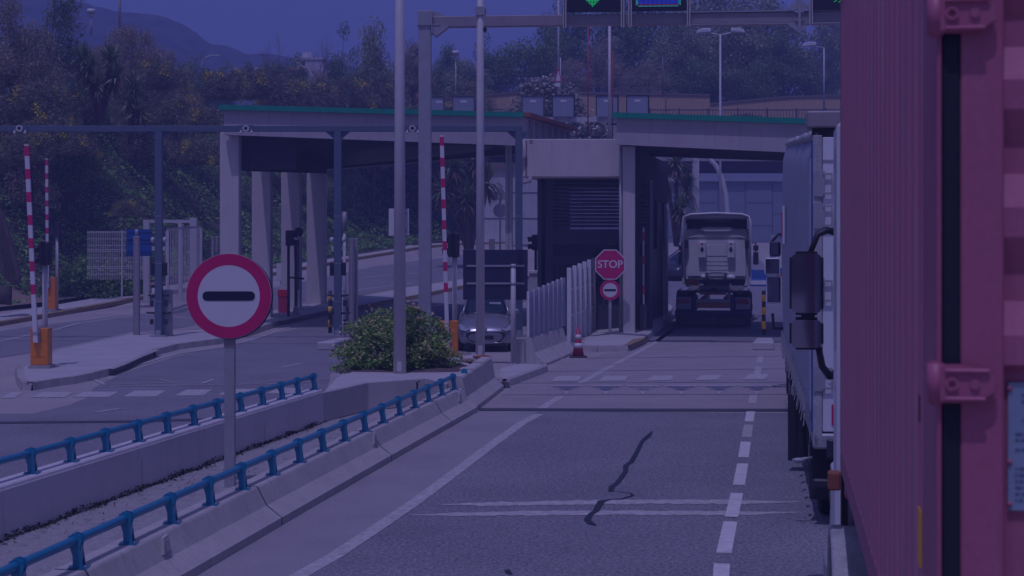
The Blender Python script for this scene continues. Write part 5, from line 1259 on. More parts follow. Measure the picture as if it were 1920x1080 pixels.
b = B(); b.box(-.05, .05, -.06, .06, .35, 2.6); b.box(.07, .11, -.04, .04, .9, 2.7); part('upright', b, M['chassis'], t)
b = B(); b.tube([(-.25, -.1, 1.35), (.3, -.1, 1.3)], .035, 8); b.ball((0, -.1, 2.55), .09); part('arm', b, M['chassis'], t)
b = B(); b.prism([(.12 + .17 * math.cos(k * math.pi / 4 + .39), -.14, 2.95 + .17 * math.sin(k * math.pi / 4 + .39)) for k in range(8)], (0, .03, 0)); part('sign_disc', b, M['black'], t)
t = th('control_box', 'white control box on a stem between the canopy pillars', 'control box', (X_(530, 63), 63, gz(63)))
b = B(); zz = Z_(527, 63) - gz(63); b.box(-.22, .22, -.1, .1, zz, Z_(494, 63) - gz(63)); b.bevel(.01); part('housing', b, M['signwhite'], t)
b = B(); b.box(-.0, .12, -.2, -.1, zz + .36, zz + .46); part('hood', b, M['white_metal'], t)
b = B(); b.box(-.09, .09, -.05, .05, 0, zz); part('stem', b, M['white_metal'], t)
for i, (a, c, y0, y1, Yt, lab) in enumerate(((990, 1032, 508, 560, 52, 'white cabinet with an overhanging lid behind the grey hoarding'),)):
    t = th('white_cabinet', lab, 'cabinet', (X_((a + c) / 2, Yt), Yt, .0)); w_ = (c - a) / F * Yt / 2
    b = B(); b.box(-w_ + .04, w_ - .04, 0, .7, 0, Z_(513, Yt)); b.bevel(.01); part('body', b, M['white_metal'], t)
    b = B(); b.box(-w_, w_, -.05, .75, Z_(513, Yt), Z_(507.5, Yt)); b.bevel(.01); part('lid', b, M['signwhite'], t)
# white mesh fence, blue panel, sliding gate
Yf_ = 66.5; f = th('mesh_fence', 'white wire mesh fence panel at the foot of the ivy bank', 'fence', (X_(215, Yf_), Yf_, gz(Yf_)))
b = B()
for i in range(34):
    xx = X_(165 + i * 3.3, Yf_); b.box(xx - .010, xx + .010, Yf_ - .010, Yf_ + .010, Z_(524, Yf_), Z_(434, Yf_))
for py in (434, 436.5, 448, 460, 468, 471, 484, 500, 503, 514): b.box(X_(163, Yf_), X_(277, Yf_), Yf_ - .016, Yf_ - .004, Z_(py, Yf_) - .012, Z_(py, Yf_) + .012)
part('wire_mesh', b, M['white_metal'], f, W=True)
for px in (229, 275): part('post', wallbox(B(), X_(px, Yf_) - .03, X_(px, Yf_) + .03, Yf_ - .05, Yf_ + .0 - .02, gz(Yf_), Z_(432, Yf_)), M['white_metal'], f, W=True)
Yv = 51.5; f = th('blue_sign_back', 'blue slatted sign back behind the slim metal post', 'road sign', (X_(260, Yv), Yv, .15))
b = B()
for y0, y1 in ((430, 450), (451.5, 454), (455.5, 472), (473, 476), (477, 480)): b.box(X_(237, Yv), X_(284, Yv), Yv, Yv + .03, Z_(y1, Yv), Z_(y0, Yv))
part('slats', b, M['bluesign'], f, W=True)
b = B()
for py in (435, 448, 455, 471, 476): b.box(X_(237.5, Yv), X_(283.5, Yv), Yv - .02, Yv - .002, Z_(py, Yv) - .015, Z_(py, Yv) + .015)
b.box(X_(237.5, Yv), X_(283.5, Yv), Yv + .031, Yv + .05, Z_(480, Yv), Z_(430, Yv)); part('ribs', b, M['bluesign'], f, W=True)
part('post', wallbox(B(), X_(254, Yv), X_(258, Yv), Yv + .05, Yv + .12, .15, Z_(440, Yv)), M['galv'], f, W=True)
g = th('sliding_gate', 'white barred sliding gate with its frame at the foot of the bank', 'gate', (X_(345, 64), 64, gz(64)))
q0, q1 = A(314, 547, 61.5), A(377, 544, 67.0); q0.z = gz(q0.y) + .1; q1.z = gz(q1.y) + .1
t0, t1 = A(314, 430, 61.5), A(377, 425, 67.0)
b = B()
for i in range(24):
    k_ = i / 23; p, q = q0.lerp(q1, k_), t0.lerp(t1, k_); b.box(p.x - .012, p.x + .012, p.y - .012, p.y + .012, p.z, q.z)
part('bars', b, M['white_metal'], g, W=True)
b = B()
for p, q in ((q0, q1), (t0, t1)): b.hexa([p + Vector((-.03, -.04, -.04)), q + Vector((.03, -.04, -.04)), q + Vector((.03, .04, -.04)), p + Vector((-.03, .04, -.04)), p + Vector((-.03, -.04, .04)), q + Vector((.03, -.04, .04)), q + Vector((.03, .04, .04)), p + Vector((-.03, .04, .04))])
b.box(q0.x - .06, q0.x + .06, q0.y - .05, q0.y + .05, q0.z + .05, t0.z - .05); b.box(q1.x - .05, q1.x + .05, q1.y - .05, q1.y + .05, q1.z + .05, t1.z - .05)
part('gate_frame', b, M['white_metal'], g, W=True)
b = B(); Yo = 68.0
for px, w_, y0 in ((275, .12, 412), (363, .14, 408), (338, .08, 416)): b.box(X_(px, Yo) - w_, X_(px, Yo) + w_, Yo - w_, Yo + w_, gz(Yo), Z_(y0, Yo))
b.box(X_(277, Yo), X_(362, Yo), Yo - .06, Yo + .06, Z_(418, Yo), Z_(412, Yo)); part('portal_frame', b, M['white_metal'], g, W=True)
t = th('leaning_trunk', 'brown ribbed leaning palm leaf stalk at the left edge of the picture', 'trunk', (X_(20, 58), 58, .1))
b = B(); b.prism([A(-14, 380, 58), A(2, 398, 58), A(15, 440, 58), A(36, 518, 58), A(33, 534, 58), A(24, 536, 58), A(8, 520, 58), A(-14, 470, 58)], (0, .35, 0)); b.bevel(.05); part('bark', b, M['trunkfibre'], t, W=True)
b = B()
for i in range(6):
    k_ = i / 5; p, q = A(-12 + 14 * k_, 400 + 10 * k_, 58), A(12 + 20 * k_, 520 + 8 * k_, 58); b.tube([p + Vector((0, -.02, 0)), q + Vector((0, -.02, 0))], .03, 5)
part('ridges', b, M['bark'], t, W=True)
b = B(); b.tube([A(10, 536, 58.2), A(6, 570, 58.2)], [.25, .3], 8); part('stump', b, M['bark'], t, W=True)
# rubble on the planter
rnd = random.Random(9)
for i, (px, py, s_, mt_, lab) in enumerate(((905, 668, .12, 'roof', 'reddish flat slab of rubble on the planter by the slim pole'), (880, 676, .14, 'dirt', 'brown broken lump of rubble left of the reddish slab'), (858, 684, .15, 'pavement', 'pale broken slab lying at the edge of the planter'), (872, 690, .10, 'pavement', 'small pale chip of rubble nearest the tall barrier blocks'), (838, 686, .11, 'dirt', 'small brown chip of rubble under the flowering bush'))):
    Yr = F * (CH - .55) / (py - HY); xx = X_(px, Yr); b = B(); b.ball((0, 0, 0), s_, (1.7 if i in (0, 2) else 1.2, .9, .38), 2)
    for v in b.bm.verts: v.co *= 1 + .28 * noise.noise(v.co * 9 + Vector((i, i, i)))
    for f_ in b.bm.faces: f_.smooth = False
    solo('rubble', b, M[mt_], lab, 'rubble', (xx, Yr, .5 + s_ * .3), 'rubble on the planter', W=False)
# ================================================================ CONCRETE BARRIER ROW, HOARDING, PICKETS, CONE
j0, j1 = G(1024, 686), G(1082, 661); jd = (j1 - j0); jd.z = 0; L = jd.length; jd.normalize(); jn = Vector((-jd.y, jd.x, 0)); ja = math.atan2(jd.y, jd.x) - math.pi / 2
prof8 = [(0, 0), (0, .06), (-.27, .30), (-.37, .62), (-.40, .66), (-.50, .66), (-.53, .62), (-.60, .30), (-.78, .06), (-.78, 0)]
lab8 = ['nearest', 'second', 'third', 'fourth', 'fifth', 'sixth', 'seventh', 'farthest']
for i in range(8):
    b = B(); p = j0 + jd * (L * i / 8); le = L / 8 - .055
    b.prism([(o, 0, z) for o, z in prof8], (0, le, 0)); b.bevel(.012)
    o = solo('concrete_barrier', b, M['barrier'], lab8[i] + ' concrete barrier segment of the row under the grey hoarding', 'barrier', (p.x, p.y, 0), 'concrete barriers under the hoarding', W=False); o.rotation_euler = (0, 0, ja + (rnd.random() - .5) * .09)
h = th('hoarding', 'grey corrugated metal hoarding standing on the row of concrete barriers', 'hoarding', (j0.x, j0.y, 0), ja)
for i in range(8):
    b = B(); y0 = i * L * .145 + .02; y1 = (i + 1) * L * .145 - .01; top = 1.72 + .03 * i; n = 12
    for k_ in range(n):
        a, c = y0 + (y1 - y0) * k_ / n, y0 + (y1 - y0) * (k_ + 1) / n; o = -.455 + (.02 if k_ % 2 else 0)
        b.box(o - .01, o + .01, a, c, .662, top)
    pnl = part('panel', b, M['curtain'], h)
    b = B(); b.box(-.45, -.40, y0 - .025, y0 + .005, .662, top + .02); part('upright', b, M['signwhite'], pnl)
b = B(); b.box(-.74, -.50, -.08, -.02, .0, .62); part('end_plate', b, M['kerb'], h)
p0_, p1_ = A(1067, 660, 44.6), A(1113, 634, 50); p0_.z = p1_.z = .0
f = th('picket_fence', 'tall white slatted fence screening the wall beside the booth', 'fence', (p0_.x, p0_.y, 0))
for i in range(6):
    k_ = i / 5; p = p0_.lerp(p1_, k_); b = B(); b.box(p.x - .06, p.x + .06, p.y - .05, p.y + .05, 0, 2.18 + .04 * i); b.bevel(.01); part('post', b, M['signwhite'] if i < 5 else M['galv_warm'], f, W=True)
b = B()
for z in (.85, 1.55):
    b.hexa([p0_ + Vector((.0, .06, z)), p1_ + Vector((0, .06, z)), p1_ + Vector((0, .1, z)), p0_ + Vector((0, .1, z)), p0_ + Vector((0, .06, z + .07)), p1_ + Vector((0, .06, z + .07)), p1_ + Vector((0, .1, z + .07)), p0_ + Vector((0, .1, z + .07))])
part('rail', b, M['signwhite'], f, W=True)
b = B(); z = .12
while z < 2.0:
    b.hexa([p0_ + Vector((.0, .16, z)), p1_ + Vector((0, .16, z)), p1_ + Vector((0, .26, z)), p0_ + Vector((0, .26, z)), p0_ + Vector((0, .16, z + .2)), p1_ + Vector((0, .16, z + .2)), p1_ + Vector((0, .26, z + .2)), p0_ + Vector((0, .26, z + .2))]); z += .225
part('block_wall', b, M['pavement'], f, W=True)
cp = G(1084, 670); c = th('traffic_cone', 'worn red and white traffic cone by the end of the barrier row', 'traffic cone', cp)
b = B(); b.box(-.22, .22, -.22, .22, 0, .035); b.bevel(.01); part('base', b, M['black'], c)
rr = lambda z: .155 - .17 * z / .75 * .72
def band(z0, z1, m, nm): part(nm, B().tube([(0, 0, z0), (0, 0, z1)], [rr(z0), rr(z1)], 20), m, c)
part('cone', B().tube([(0, 0, .03), (0, 0, .75)], [rr(.03), rr(.75)], 20), M['redsheet'], c)
b = B(); b.tube([(0, 0, .24), (0, 0, .36)], [rr(.24) + .004, rr(.36) + .004], 20); b.tube([(0, 0, .46), (0, 0, .57)], [rr(.46) + .004, rr(.57) + .004], 20); part('white_band', b, M['signwhite'], c)

t = th('triangular_sign_back', 'small triangular sign seen from behind before the white wall', 'road sign', (X_(938, 85), 85, gz(85)))
part('post', B().tube([(0, 0, 0), (0, 0, Z_(345, 85) - gz(85))], .05, 8), M['galv'], t)
zz = Z_(360, 85) - gz(85); b = B(); b.prism([(-.42, -.05, zz - .42), (.42, -.05, zz - .42), (0, -.05, zz + .42)], (0, -.02, 0)); part('triangle', b, M['galv'], t)
b = B(); b.disc((0, -.06, zz - .95), (0, -1, 0), .36, .02, 24); part('round_plate', b, M['galv'], t)

rnd = random.Random(6); b = B(); pth = []
for i in range(9): k_ = i / 8; pth.append(Vector((-1.62 + .02 * rnd.random() - .03 * k_, 28.12 - .02, .52 - .48 * k_)))
b.tube(pth, [.012 + .012 * rnd.random() for _ in pth], 5); b.tube([(-1.60, 28.6, .515), (-1.63, 28.3, .515), (-1.62, 28.1, .52)], .014, 5)  # thin dark tube added for a crack-like line on this face
solo('dark_strand', b, M['chassis'], 'dark crack-like vine hanging down the front face of the concrete platform', 'strand', (-1.62, 28.2, 0))
# ================================================================ CARS
def loft(sts, secf, nseg=0, cap=True):
    b = B(); rings = []
    for s in sts:
        h = secf(s); ring = [Vector((x, s[0], z)) for x, z in h] + [Vector((-x, s[0], z)) for x, z in h[::-1] if x > 1e-4]
        rings.append([b.bm.verts.new(p) for p in ring])
    n = len(rings[0])
    for a, c in zip(rings, rings[1:]):
        for i in range(n): f = b.bm.faces.new((a[i], a[(i + 1) % n], c[(i + 1) % n], c[i])); f.smooth = True
    if cap: b.bm.faces.new(rings[0]); b.bm.faces.new(rings[-1][::-1])
    return b
def subsurf(o, k=2):
    m = o.modifiers.new('sub', 'SUBSURF'); m.levels = k; m.render_levels = k
    for p in o.data.polygons: p.use_smooth = True
def wheel(parent, x, y, r, wd, m_rim='galv', side=1):
    w_ = part('wheel', B().tube([(x - wd / 2, y, r), (x - wd / 2 + .03, y, r), (x + wd / 2 - .03, y, r), (x + wd / 2, y, r)], [r * .92, r, r, r * .92], 24), M['tyre'], parent)
    b = B(); s = side; b.disc((x + s * (wd / 2 + .004), y, r), (s, 0, 0), r * .62, .03, 24); part('rim', b, M[m_rim], w_)
    b = B(); b.disc((x + s * (wd / 2 + .02), y, r), (s, 0, 0), r * .2, .02, 16); part('hub', b, M['chassis'], w_)
def car(name, lab, loc, rz, sx, paint, front=True):
    c = th(name, lab, 'car', loc, rz); c.scale = (sx, 1, 1)
    sts = [(0.0, .52, .24, .44, .50), (.05, .66, .20, .50, .60), (.16, .78, .17, .58, .70), (.45, .87, .16, .70, .83), (.85, .90, .16, .80, .92), (1.25, .905, .16, .87, .985), (1.9, .905, .16, .90, .99), (3.0, .905, .16, .93, 1.0), (3.7, .89, .18, .95, 1.02), (4.15, .82, .24, .93, 1.0), (4.3, .70, .30, .80, .85)]
    def sec(s):
        y, w_, zb, zs, zt_ = s
        return [(0, zb), (w_ * .8, zb), (w_ * .97, zb + .08), (w_, (zb + zs) / 2), (w_ * .97, zs), (w_ * .78, zt_ - .035), (w_ * .4, zt_ - .004), (0, zt_)]
    o = part('body', loft(sts, sec), paint, c); subsurf(o)
    cb = [(1.18, .74, .62, .93, .95), (1.55, .72, .60, .93, 1.18), (2.05, .69, .56, .93, 1.40), (2.4, .68, .55, .93, 1.46), (3.3, .68, .55, .93, 1.46), (3.8, .66, .52, .93, 1.36), (4.12, .62, .52, .93, .98)]
    def sec2(s):
        y, wb_, wt_, zb, zt_ = s
        return [(0, zb), (wb_, zb), (wb_ + .01 + (wt_ - wb_) * .3, zb + (zt_ - zb) * .4), (wt_, zt_ - .02), (wt_ * .8, zt_), (0, zt_ + .015)]
    g = part('glasshouse', loft(cb, sec2), M['glass'], c); subsurf(g, 1)
    rf = [(2.0, .69, .55, 1.39, 1.405), (2.4, .68, .56, 1.40, 1.472), (3.3, .68, .56, 1.40, 1.472), (3.85, .66, .52, 1.33, 1.37)]
    def sec3(s):
        y, wb_, wt_, zb, zt_ = s; return [(0, zb), (wt_ + .02, zb), (wt_ + .03, zt_ - .02), (wt_ * .8, zt_ + .005), (0, zt_ + .022)]
    r_ = part('roof', loft(rf, sec3), paint, c); subsurf(r_, 1)
    for s in (-1, 1):
        b = B(); b.tube([(s * .735, 1.2, .94), (s * .655, 1.62, 1.20), (s * .585, 2.05, 1.41)], .032, 8); b.tube([(s * .70, 3.0, .94), (s * .58, 3.0, 1.43)], .03, 6); part('window_pillar', b, paint, c)
        b = B(); b.ball((s * .98, 1.55, 1.0), .11, (1.0, .55, .72)); b.box(s * .93 - .06, s * .93 + .06, 1.55, 1.62, .93, .97); part('mirror', b, paint, c)
        b = B(); b.tube([(s * .60, 2.3, 1.50), (s * .60, 3.5, 1.50)], .018, 6); part('roof_rail', b, M['chrome'], c)
        for y in (.82, 3.45): wheel(c, s * .80, y, .32, .2, side=s)
        # headlamp: swept-back wedge hugging the corner
        b = B(); pts = [(s * .48, .02, .60), (s * .62, .015, .55), (s * .80, .10, .585), (s * .86, .34, .70), (s * .80, .30, .735), (s * .62, .10, .68)]
        if not front: pts = [(s * .66, 4.33, .75), (s * .84, 4.2, .72), (s * .86, 4.1, .95), (s * .70, 4.2, .97)]
        b.prism(pts, (0, .10 if front else -.1, 0)); b.bevel(.012); part('headlight' if front else 'tail_light', b, M['lampglass'] if front else M['lampred'], c)
    if front:
        pts = [(-.52, .53), (.52, .53), (.60, .49), (.60, .42), (.46, .27), (-.46, .27), (-.60, .42), (-.60, .49)]
        b = B(); b.prism([(a, -.012 + .10 * a * a, z) for a, z in pts], (0, .08, 0)); gr = part('grille', b, M['black'], c)
        b = B()
        for z in (.32, .37, .42, .47): b.box(-.47, .47, -.014, .02, z, z + .012)
        part('grille_bars', b, M['galv'], gr)
        b = B(); ring = [(a * 1.05, -.006 + .10 * a * a, .40 + (z - .40) * 1.12) for a, z in pts]; b.tube(ring + [ring[0]], .014, 6, False); part('grille_surround', b, M['chrome'], gr)
        b = B(); b.prism([(0, -.03, .66), (.045, -.02, .63), (.03, -.03, .57), (0, -.03, .56), (-.03, -.03, .57), (-.045, -.02, .63)], (0, .04, 0)); part('badge', b, M['chrome'], c)
        b = B(); b.box(-.24, .24, -.03, -.013, .34, .44); part('number_plate', b, M['black'], gr)
        b = B(); b.box(-.62, .62, .02, .2, .18, .215); part('lower_lip', b, M['black'], c)
        for s in (-1, 1): b = B(); b.tube([(s * .55, 1.28, .975), (s * .1, 1.24, .985)], .012, 5); part('wiper', b, M['black'], c)
        b = B(); b.box(.12, .48, 1.62, 1.63, 1.20, 1.245); part('sun_strip', b, M['signwhite'], g)
    return c
Yc = 43.2
car('parked_car', 'silver grey car facing the camera behind the slim pole and the dark sign back', (X_(911, Yc), Yc, 0), R(1), .84, M['carpaint'])
p = G(1262, 512); car('parked_car', 'dark car partly hidden by the ribbed wall, left of the white truck cab', (X_(1247, 77), 77, gz(77)), R(-38), 1.0, M['darkcar'], False)
car('parked_car', 'dark low car behind the gantry column and the third boom', (X_(812, 46.5), 46.5, 0), R(-75), 1.0, M['darkcar'], False).scale = (.7, .5, .55)
# far blue and white road barriers
for i in range(3):
    p = G(1408 + i * 36, 538 - i * 4); b = B(); prf = [(0, 0), (0, .1), (.1, .35), (.16, .75), (.34, .75), (.4, .35), (.5, .1), (.5, 0)]
    t = th('water_barrier', ['blue and white road barrier beyond the truck cab', 'blue and white road barrier with an orange streak, left of the trailer mirrors', 'blue and white road barrier mostly behind the trailer'][i], 'barrier', (p.x, p.y + .3, gz(p.y)), R(-12), 'blue and white barriers on the far kerb')
    b.prism([(0, y, z) for y, z in prf], (.92, 0, 0)); part('body', b, M['bluesign'] , t)
    b = B(); b.box(.02, .90, -.012, .03, .10, .28); part('white_band', b, M['signwhite'], t)
    if i == 1: b = B(); b.prism([(.3, -.0, .75), (.38, -.0, .75), (.6, -.02, .3), (.52, -.02, .3)], (0, .08, 0)); part('orange_streak', b, M['orange'], t)
p = G(1449, 552); t = mpost('grey round bollard beyond the trailer mirrors', 1444, 1454, 441, 70, gz(70), 'galv')
# ================================================================ TRACTOR UNIT AHEAD
tr = th('truck_tractor', 'white truck tractor without trailer, seen from behind under the right canopy', 'truck', (X_(1337, 54.9), 54.9, 0), RA)
def tb(name, x0, x1, y0, y1, z0, z1, m, par=tr, bev=.02, label=None):
    b = B(); b.box(x0, x1, y0, y1, z0, z1)
    if bev: b.bevel(bev)
    return part(name, b, M[m] if isinstance(m, str) else m, par, label=label)
tb('bumper', -1.26, 1.26, .0, .12, .42, .58, 'chassis_blue')
b = B(); b.box(-1.24, 1.24, .02, .06, .05, .42); sf = part('spray_flap', b, M['chassis'], tr)
b = B()
for i in range(26):
    s = -1 if i < 13 else 1; xx = -1.05 + i * .082; b.hexa([(xx, .0, .12), (xx + .03, .0, .12), (xx + .03, .02, .12), (xx, .02, .12), (xx - s * .12, .0, .36), (xx - s * .12 + .03, .0, .36), (xx - s * .12 + .03, .02, .36), (xx - s * .12, .02, .36)])
part('flap_ribs', b, M['portal'], sf)
for s in (-1, 1):
    x0, x1 = sorted((s * .72, s * 1.22)); lb_ = tb('lamp_bracket', x0, x1, .0, .10, .60, 1.02, 'galv', bev=.03)
    tb('tail_light', x0 + .05, x1 - .05, -.03, .02, .80, .96, 'lampred', lb_, .01)
    tb('frame_post', *sorted((s * .56, s * .70)), .02, .10, .58, 1.1, 'chassis_blue')
    b = B(); n = 12; cy, cz, r1, r2 = 1.0, .52, .62, .66; xx0, xx1 = sorted((s * .62, s * 1.25)); pts = [(cy - r2 * math.cos(math.pi * k / n), cz + r2 * math.sin(math.pi * k / n)) for k in range(n + 1)] + [(cy + r1 * math.cos(math.pi * k / n), cz + r1 * math.sin(math.pi * k / n)) for k in range(n + 1)]
    b.prism([(xx0, y, z) for y, z in pts], (xx1 - xx0, 0, 0)); part('mudguard', b, M['chassis'], tr)
    wheel(tr, s * .93, 1.0, .51, .58, side=s); wheel(tr, s * 1.05, 4.9, .51, .3, side=s)
    tb('chassis_rail', *sorted((s * .33, s * .43)), .1, 5.5, .75, 1.0, 'chassis')
    tb('fuel_tank', *sorted((s * .65, s * 1.22)), 1.9, 3.4, .4, 1.05, 'chassis', bev=.1)
pl_ = tb('light_board', -.56, .56, -.01, .04, .66, .96, 'galv', bev=.01)
for x0, x1 in ((-.53, -.02), (.02, .53)):
    q = tb('reflector_frame', x0, x1, -.03, -.012, .66, .84, 'lampred', pl_, 0); tb('reflector', x0 + .03, x1 - .03, -.038, -.028, .68, .82, 'plateorange', q, 0)
tb('marker_strip', -.45, .45, .0, .04, 1.10, 1.16, 'lampred'); tb('marker_strip', -.95, -.78, .0, .04, 1.12, 1.17, 'lampred'); tb('marker_strip', .78, .95, .0, .04, 1.12, 1.17, 'lampred')
b = B()
b.box(-1.2, 1.2, .1, .9, 1.16, 1.22); b.bevel(.02)
for i in range(9): b.box(-1.18 + i * .29, -1.15 + i * .29, .1, 2.1, 1.22, 1.245)
part('deck', b, M['chassis'], tr)
fw_ = tb('fifth_wheel', -.5, .5, .5, 1.5, 1.24, 1.32, 'chassis', bev=.04)
for s in (-1, 1): b = B(); b.prism([(s * .12, .2, 1.2), (s * .45, .2, 1.2), (s * .5, .8, 1.32), (s * .05, .8, 1.32)], (0, 0, .06)); part('ramp', b, M['chassis'], fw_)
tb('cross_beam', -1.02, 1.02, 1.75, 1.9, 1.42, 1.56, 'chassis_blue')
for s in (-1, 1): tb('corner_plate', *sorted((s * .55, s * 1.0)), 1.70, 1.76, 1.36, 1.58, 'plateorange' if s < 0 else 'chassis', bev=.01)
# cab
Yk0 = 3.15; W2 = 1.2
cab = tb('cab', -1.10, 1.10, Yk0 + .12, Yk0 + 2.1, 1.25, 3.35, 'truckwhite', bev=.06)
b = B(); b.prism([(-1.02, Yk0 + .06, 1.62), (1.02, Yk0 + .06, 1.62), (1.02, Yk0 + .06, 2.98), (.7, Yk0 + .06, 3.14), (0, Yk0 + .06, 3.20), (-.7, Yk0 + .06, 3.14), (-1.02, Yk0 + .06, 2.98)], (0, .07, 0)); b.bevel(.03); bp = part('back_panel', b, M['truckwhite'], tr)
b = B(); b.box(-.36, .36, Yk0 + .045, Yk0 + .07, 2.34, 2.74); b.bevel(.05, 3, 60); part('pressed_panel', b, M['truckwhite'], bp)
b = B()
for z in (2.16, 2.02, 1.86): b.tube([(-.38, Yk0 + .06, z), (.38, Yk0 + .06, z)], .012, 6)
b.tube([(-.36, Yk0 + .06, 1.72), (-.1, Yk0 + .055, 1.78), (.2, Yk0 + .055, 1.77), (.38, Yk0 + .06, 1.71)], .014, 6)
b.box(-1.0, 1.0, Yk0 + .05, Yk0 + .07, 2.96, 2.985); part('swage_lines', b, M['dirtywhite'], bp)
for s in (-1, 1):
    x0, x1 = sorted((s * .50 - .13, s * .50 + .13)); x0 += .0
    gb = tb('equipment_box', x0, x1, Yk0 - .14, Yk0 + .06, 2.28, 2.84, 'truckwhite', bev=.02)
    b = B(); xm = (x0 + x1) / 2; b.prism([(xm, Yk0 - .146, 2.45), (xm + .07, Yk0 - .146, 2.57), (xm, Yk0 - .146, 2.69), (xm - .07, Yk0 - .146, 2.57)], (0, .004, 0)); part('diamond_label', b, M['chassis'], gb)
    tb('warning_label', xm - .035, xm + .035, Yk0 - .146, Yk0 - .141, 2.74, 2.80, 'redsheet', gb, 0)
    tb('side_fairing', *sorted((s * 1.12, s * 1.2)), Yk0 - .18, Yk0 + .5, 1.35, 3.62, 'truckwhite', bev=.03)
    tb('fairing_hinge', *sorted((s * .98, s * 1.12)), Yk0 - .12, Yk0 + .06, 2.62, 2.92, 'chassis')
    b = B(); b.tube([(s * 1.2, Yk0 + 1.85, 2.80), (s * 1.33, Yk0 + 1.85, 2.80), (s * 1.33, Yk0 + 1.85, 2.1)], .025, 6); part('mirror_arm', b, M['black'], tr)
    b = B(); b.box(*sorted((s * 1.24, s * 1.43)), Yk0 + 1.7, Yk0 + 1.82, 2.52, 2.72); b.bevel(.02); part('mirror', b, M['black'], tr)
    b = B(); b.box(*sorted((s * 1.24, s * 1.43)), Yk0 + 1.7, Yk0 + 1.82, 2.02, 2.48); b.bevel(.02); part('mirror', b, M['black'], tr)
    for px_ in (.32,): b = B(); b.tube([(s * px_, 2.6, 1.3), (s * px_, 2.6, 1.78)], .05, 8); part('air_coupling', b, M['chassis'], tr)
b = B(); b.tube([(-1.16, Yk0 - .18, 1.7), (-1.17, Yk0 - .18, 3.5), (-1.12, Yk0 - .18, 3.72), (-.9, Yk0 - .18, 3.80), (0, Yk0 - .18, 3.84), (.9, Yk0 - .18, 3.80), (1.12, Yk0 - .18, 3.72), (1.17, Yk0 - .18, 3.5), (1.16, Yk0 - .18, 1.7)], .045, 8); part('fairing_edge', b, M['truckwhite'], tr)
b = B(); b.hexa([(-1.14, Yk0 - .16, 3.66), (1.14, Yk0 - .16, 3.66), (1.0, Yk0 + 1.8, 3.5), (-1.0, Yk0 + 1.8, 3.5), (-1.0, Yk0 - .16, 3.80), (1.0, Yk0 - .16, 3.80), (.95, Yk0 + 1.9, 3.6), (-.95, Yk0 + 1.9, 3.6)]); b.bevel(.03); part('roof_fairing', b, M['truckwhite'], tr)
b = B(); b.box(-1.05, 1.05, Yk0 + .10, Yk0 + .13, 3.3, 3.66); b.tube([(-1.05, Yk0 - .1, 3.55), (1.05, Yk0 - .1, 3.55)], .03, 6); b.tube([(-1.05, Yk0 - .2, 3.62), (1.05, Yk0 - .2, 3.62)], .022, 6); part('fairing_frame', b, M['chassis'], tr)
b = B(); b.prism([(-.62, Yk0 - .02, 3.3), (-.4, Yk0 - .02, 3.18), (.4, Yk0 - .02, 3.18), (.62, Yk0 - .02, 3.3), (.45, Yk0 - .02, 3.37), (-.45, Yk0 - .02, 3.37)], (0, .14, 0)); b.bevel(.03); part('roof_spoiler', b, M['truckwhite'], tr)
tb('lower_cab_back', -.95, .95, Yk0 + .1, Yk0 + .2, 1.1, 1.62, 'dirtywhite'); tb('engine_recess', -.45, .45, Yk0 + .02, Yk0 + .1, 1.3, 1.62, 'chassis')
b = B(); b.tube([(-.3, Yk0 - .05, 1.34), (-.15, Yk0 - .1, 1.5), (0, Yk0 - .1, 1.42), (.15, Yk0 - .1, 1.52), (.3, Yk0 - .05, 1.36)], .022, 6); b.tube([(-.25, Yk0 - .12, 1.55), (.25, Yk0 - .12, 1.55)], .02, 6); part('air_hose', b, M['galv'], tr)
b = B(); b.ball((-.45, 2.8, 1.62), .1); b.ball((.5, 2.85, 1.6), .14, (1.2, 1, .8)); part('air_tank', b, M['truckwhite'], tr)
# ================================================================ CURTAIN TRAILER TRUCK
ra2 = -math.atan(.1436)
ct = th('curtain_trailer', 'white curtain-sided trailer in the lane on the right, its hanging buckles along the side', 'truck', (3.10, 17.1, 0), ra2)
zt_of = lambda y: 4.02 + .05 * y
def cur(u, v):
    y = .09 + u * 13.4; zb_ = 1.12; z = zb_ + (zt_of(y) - zb_) * v
    bul = (-.035 * math.sin(math.pi * v) - .018 * noise.noise(Vector((y * 1.2, z * .2, 3))) - .007 * noise.noise(Vector((y * 5, z * .4, 7))) - .004 * math.sin(y * 9 + math.sin(z * 2))) * min(1, y / .9)
    if v > .93: bul += (v - .93) * .9
    return Vector((-.006 + bul, y, z))
b = B(); b.grid(cur, 160, 26)
for f_ in list(b.bm.faces): f_.smooth = True
o = part('side_curtain', b, M['curtain'], ct); sm = o.modifiers.new('s', 'SOLIDIFY'); sm.thickness = .02; sm.offset = 1
b = B(); b.hexa([(.05, .12, 4.0), (2.5, .12, 4.0), (2.5, 13.5, 4.68), (.05, 13.5, 4.68), (.05, .12, 4.06), (2.5, .12, 4.06), (2.5, 13.5, 4.74), (.05, 13.5, 4.74)]); part('roof', b, M['dirtywhite'], ct)
b = B()
for i in range(60):                                   # rumpled roof tarp edge
    y = .2 + i * .22; b.ball((.03 + .02 * random.random(), y, zt_of(y) + .01 + .03 * random.random()), .06, (1, 2.6, .6 + .4 * random.random()), 2)
part('rolled_tarp', b, M['dirtywhite'], ct)
tb('far_side', 2.46, 2.5, .1, 13.5, 1.1, 4.05, 'curtain', ct, 0); tb('front_board', .02, 2.45, 13.5, 13.56, 1.1, 4.6, 'dirtywhite', ct, 0)
tb('floor', .02, 2.48, .06, 13.5, .98, 1.12, 'dirtywhite', ct, 0)
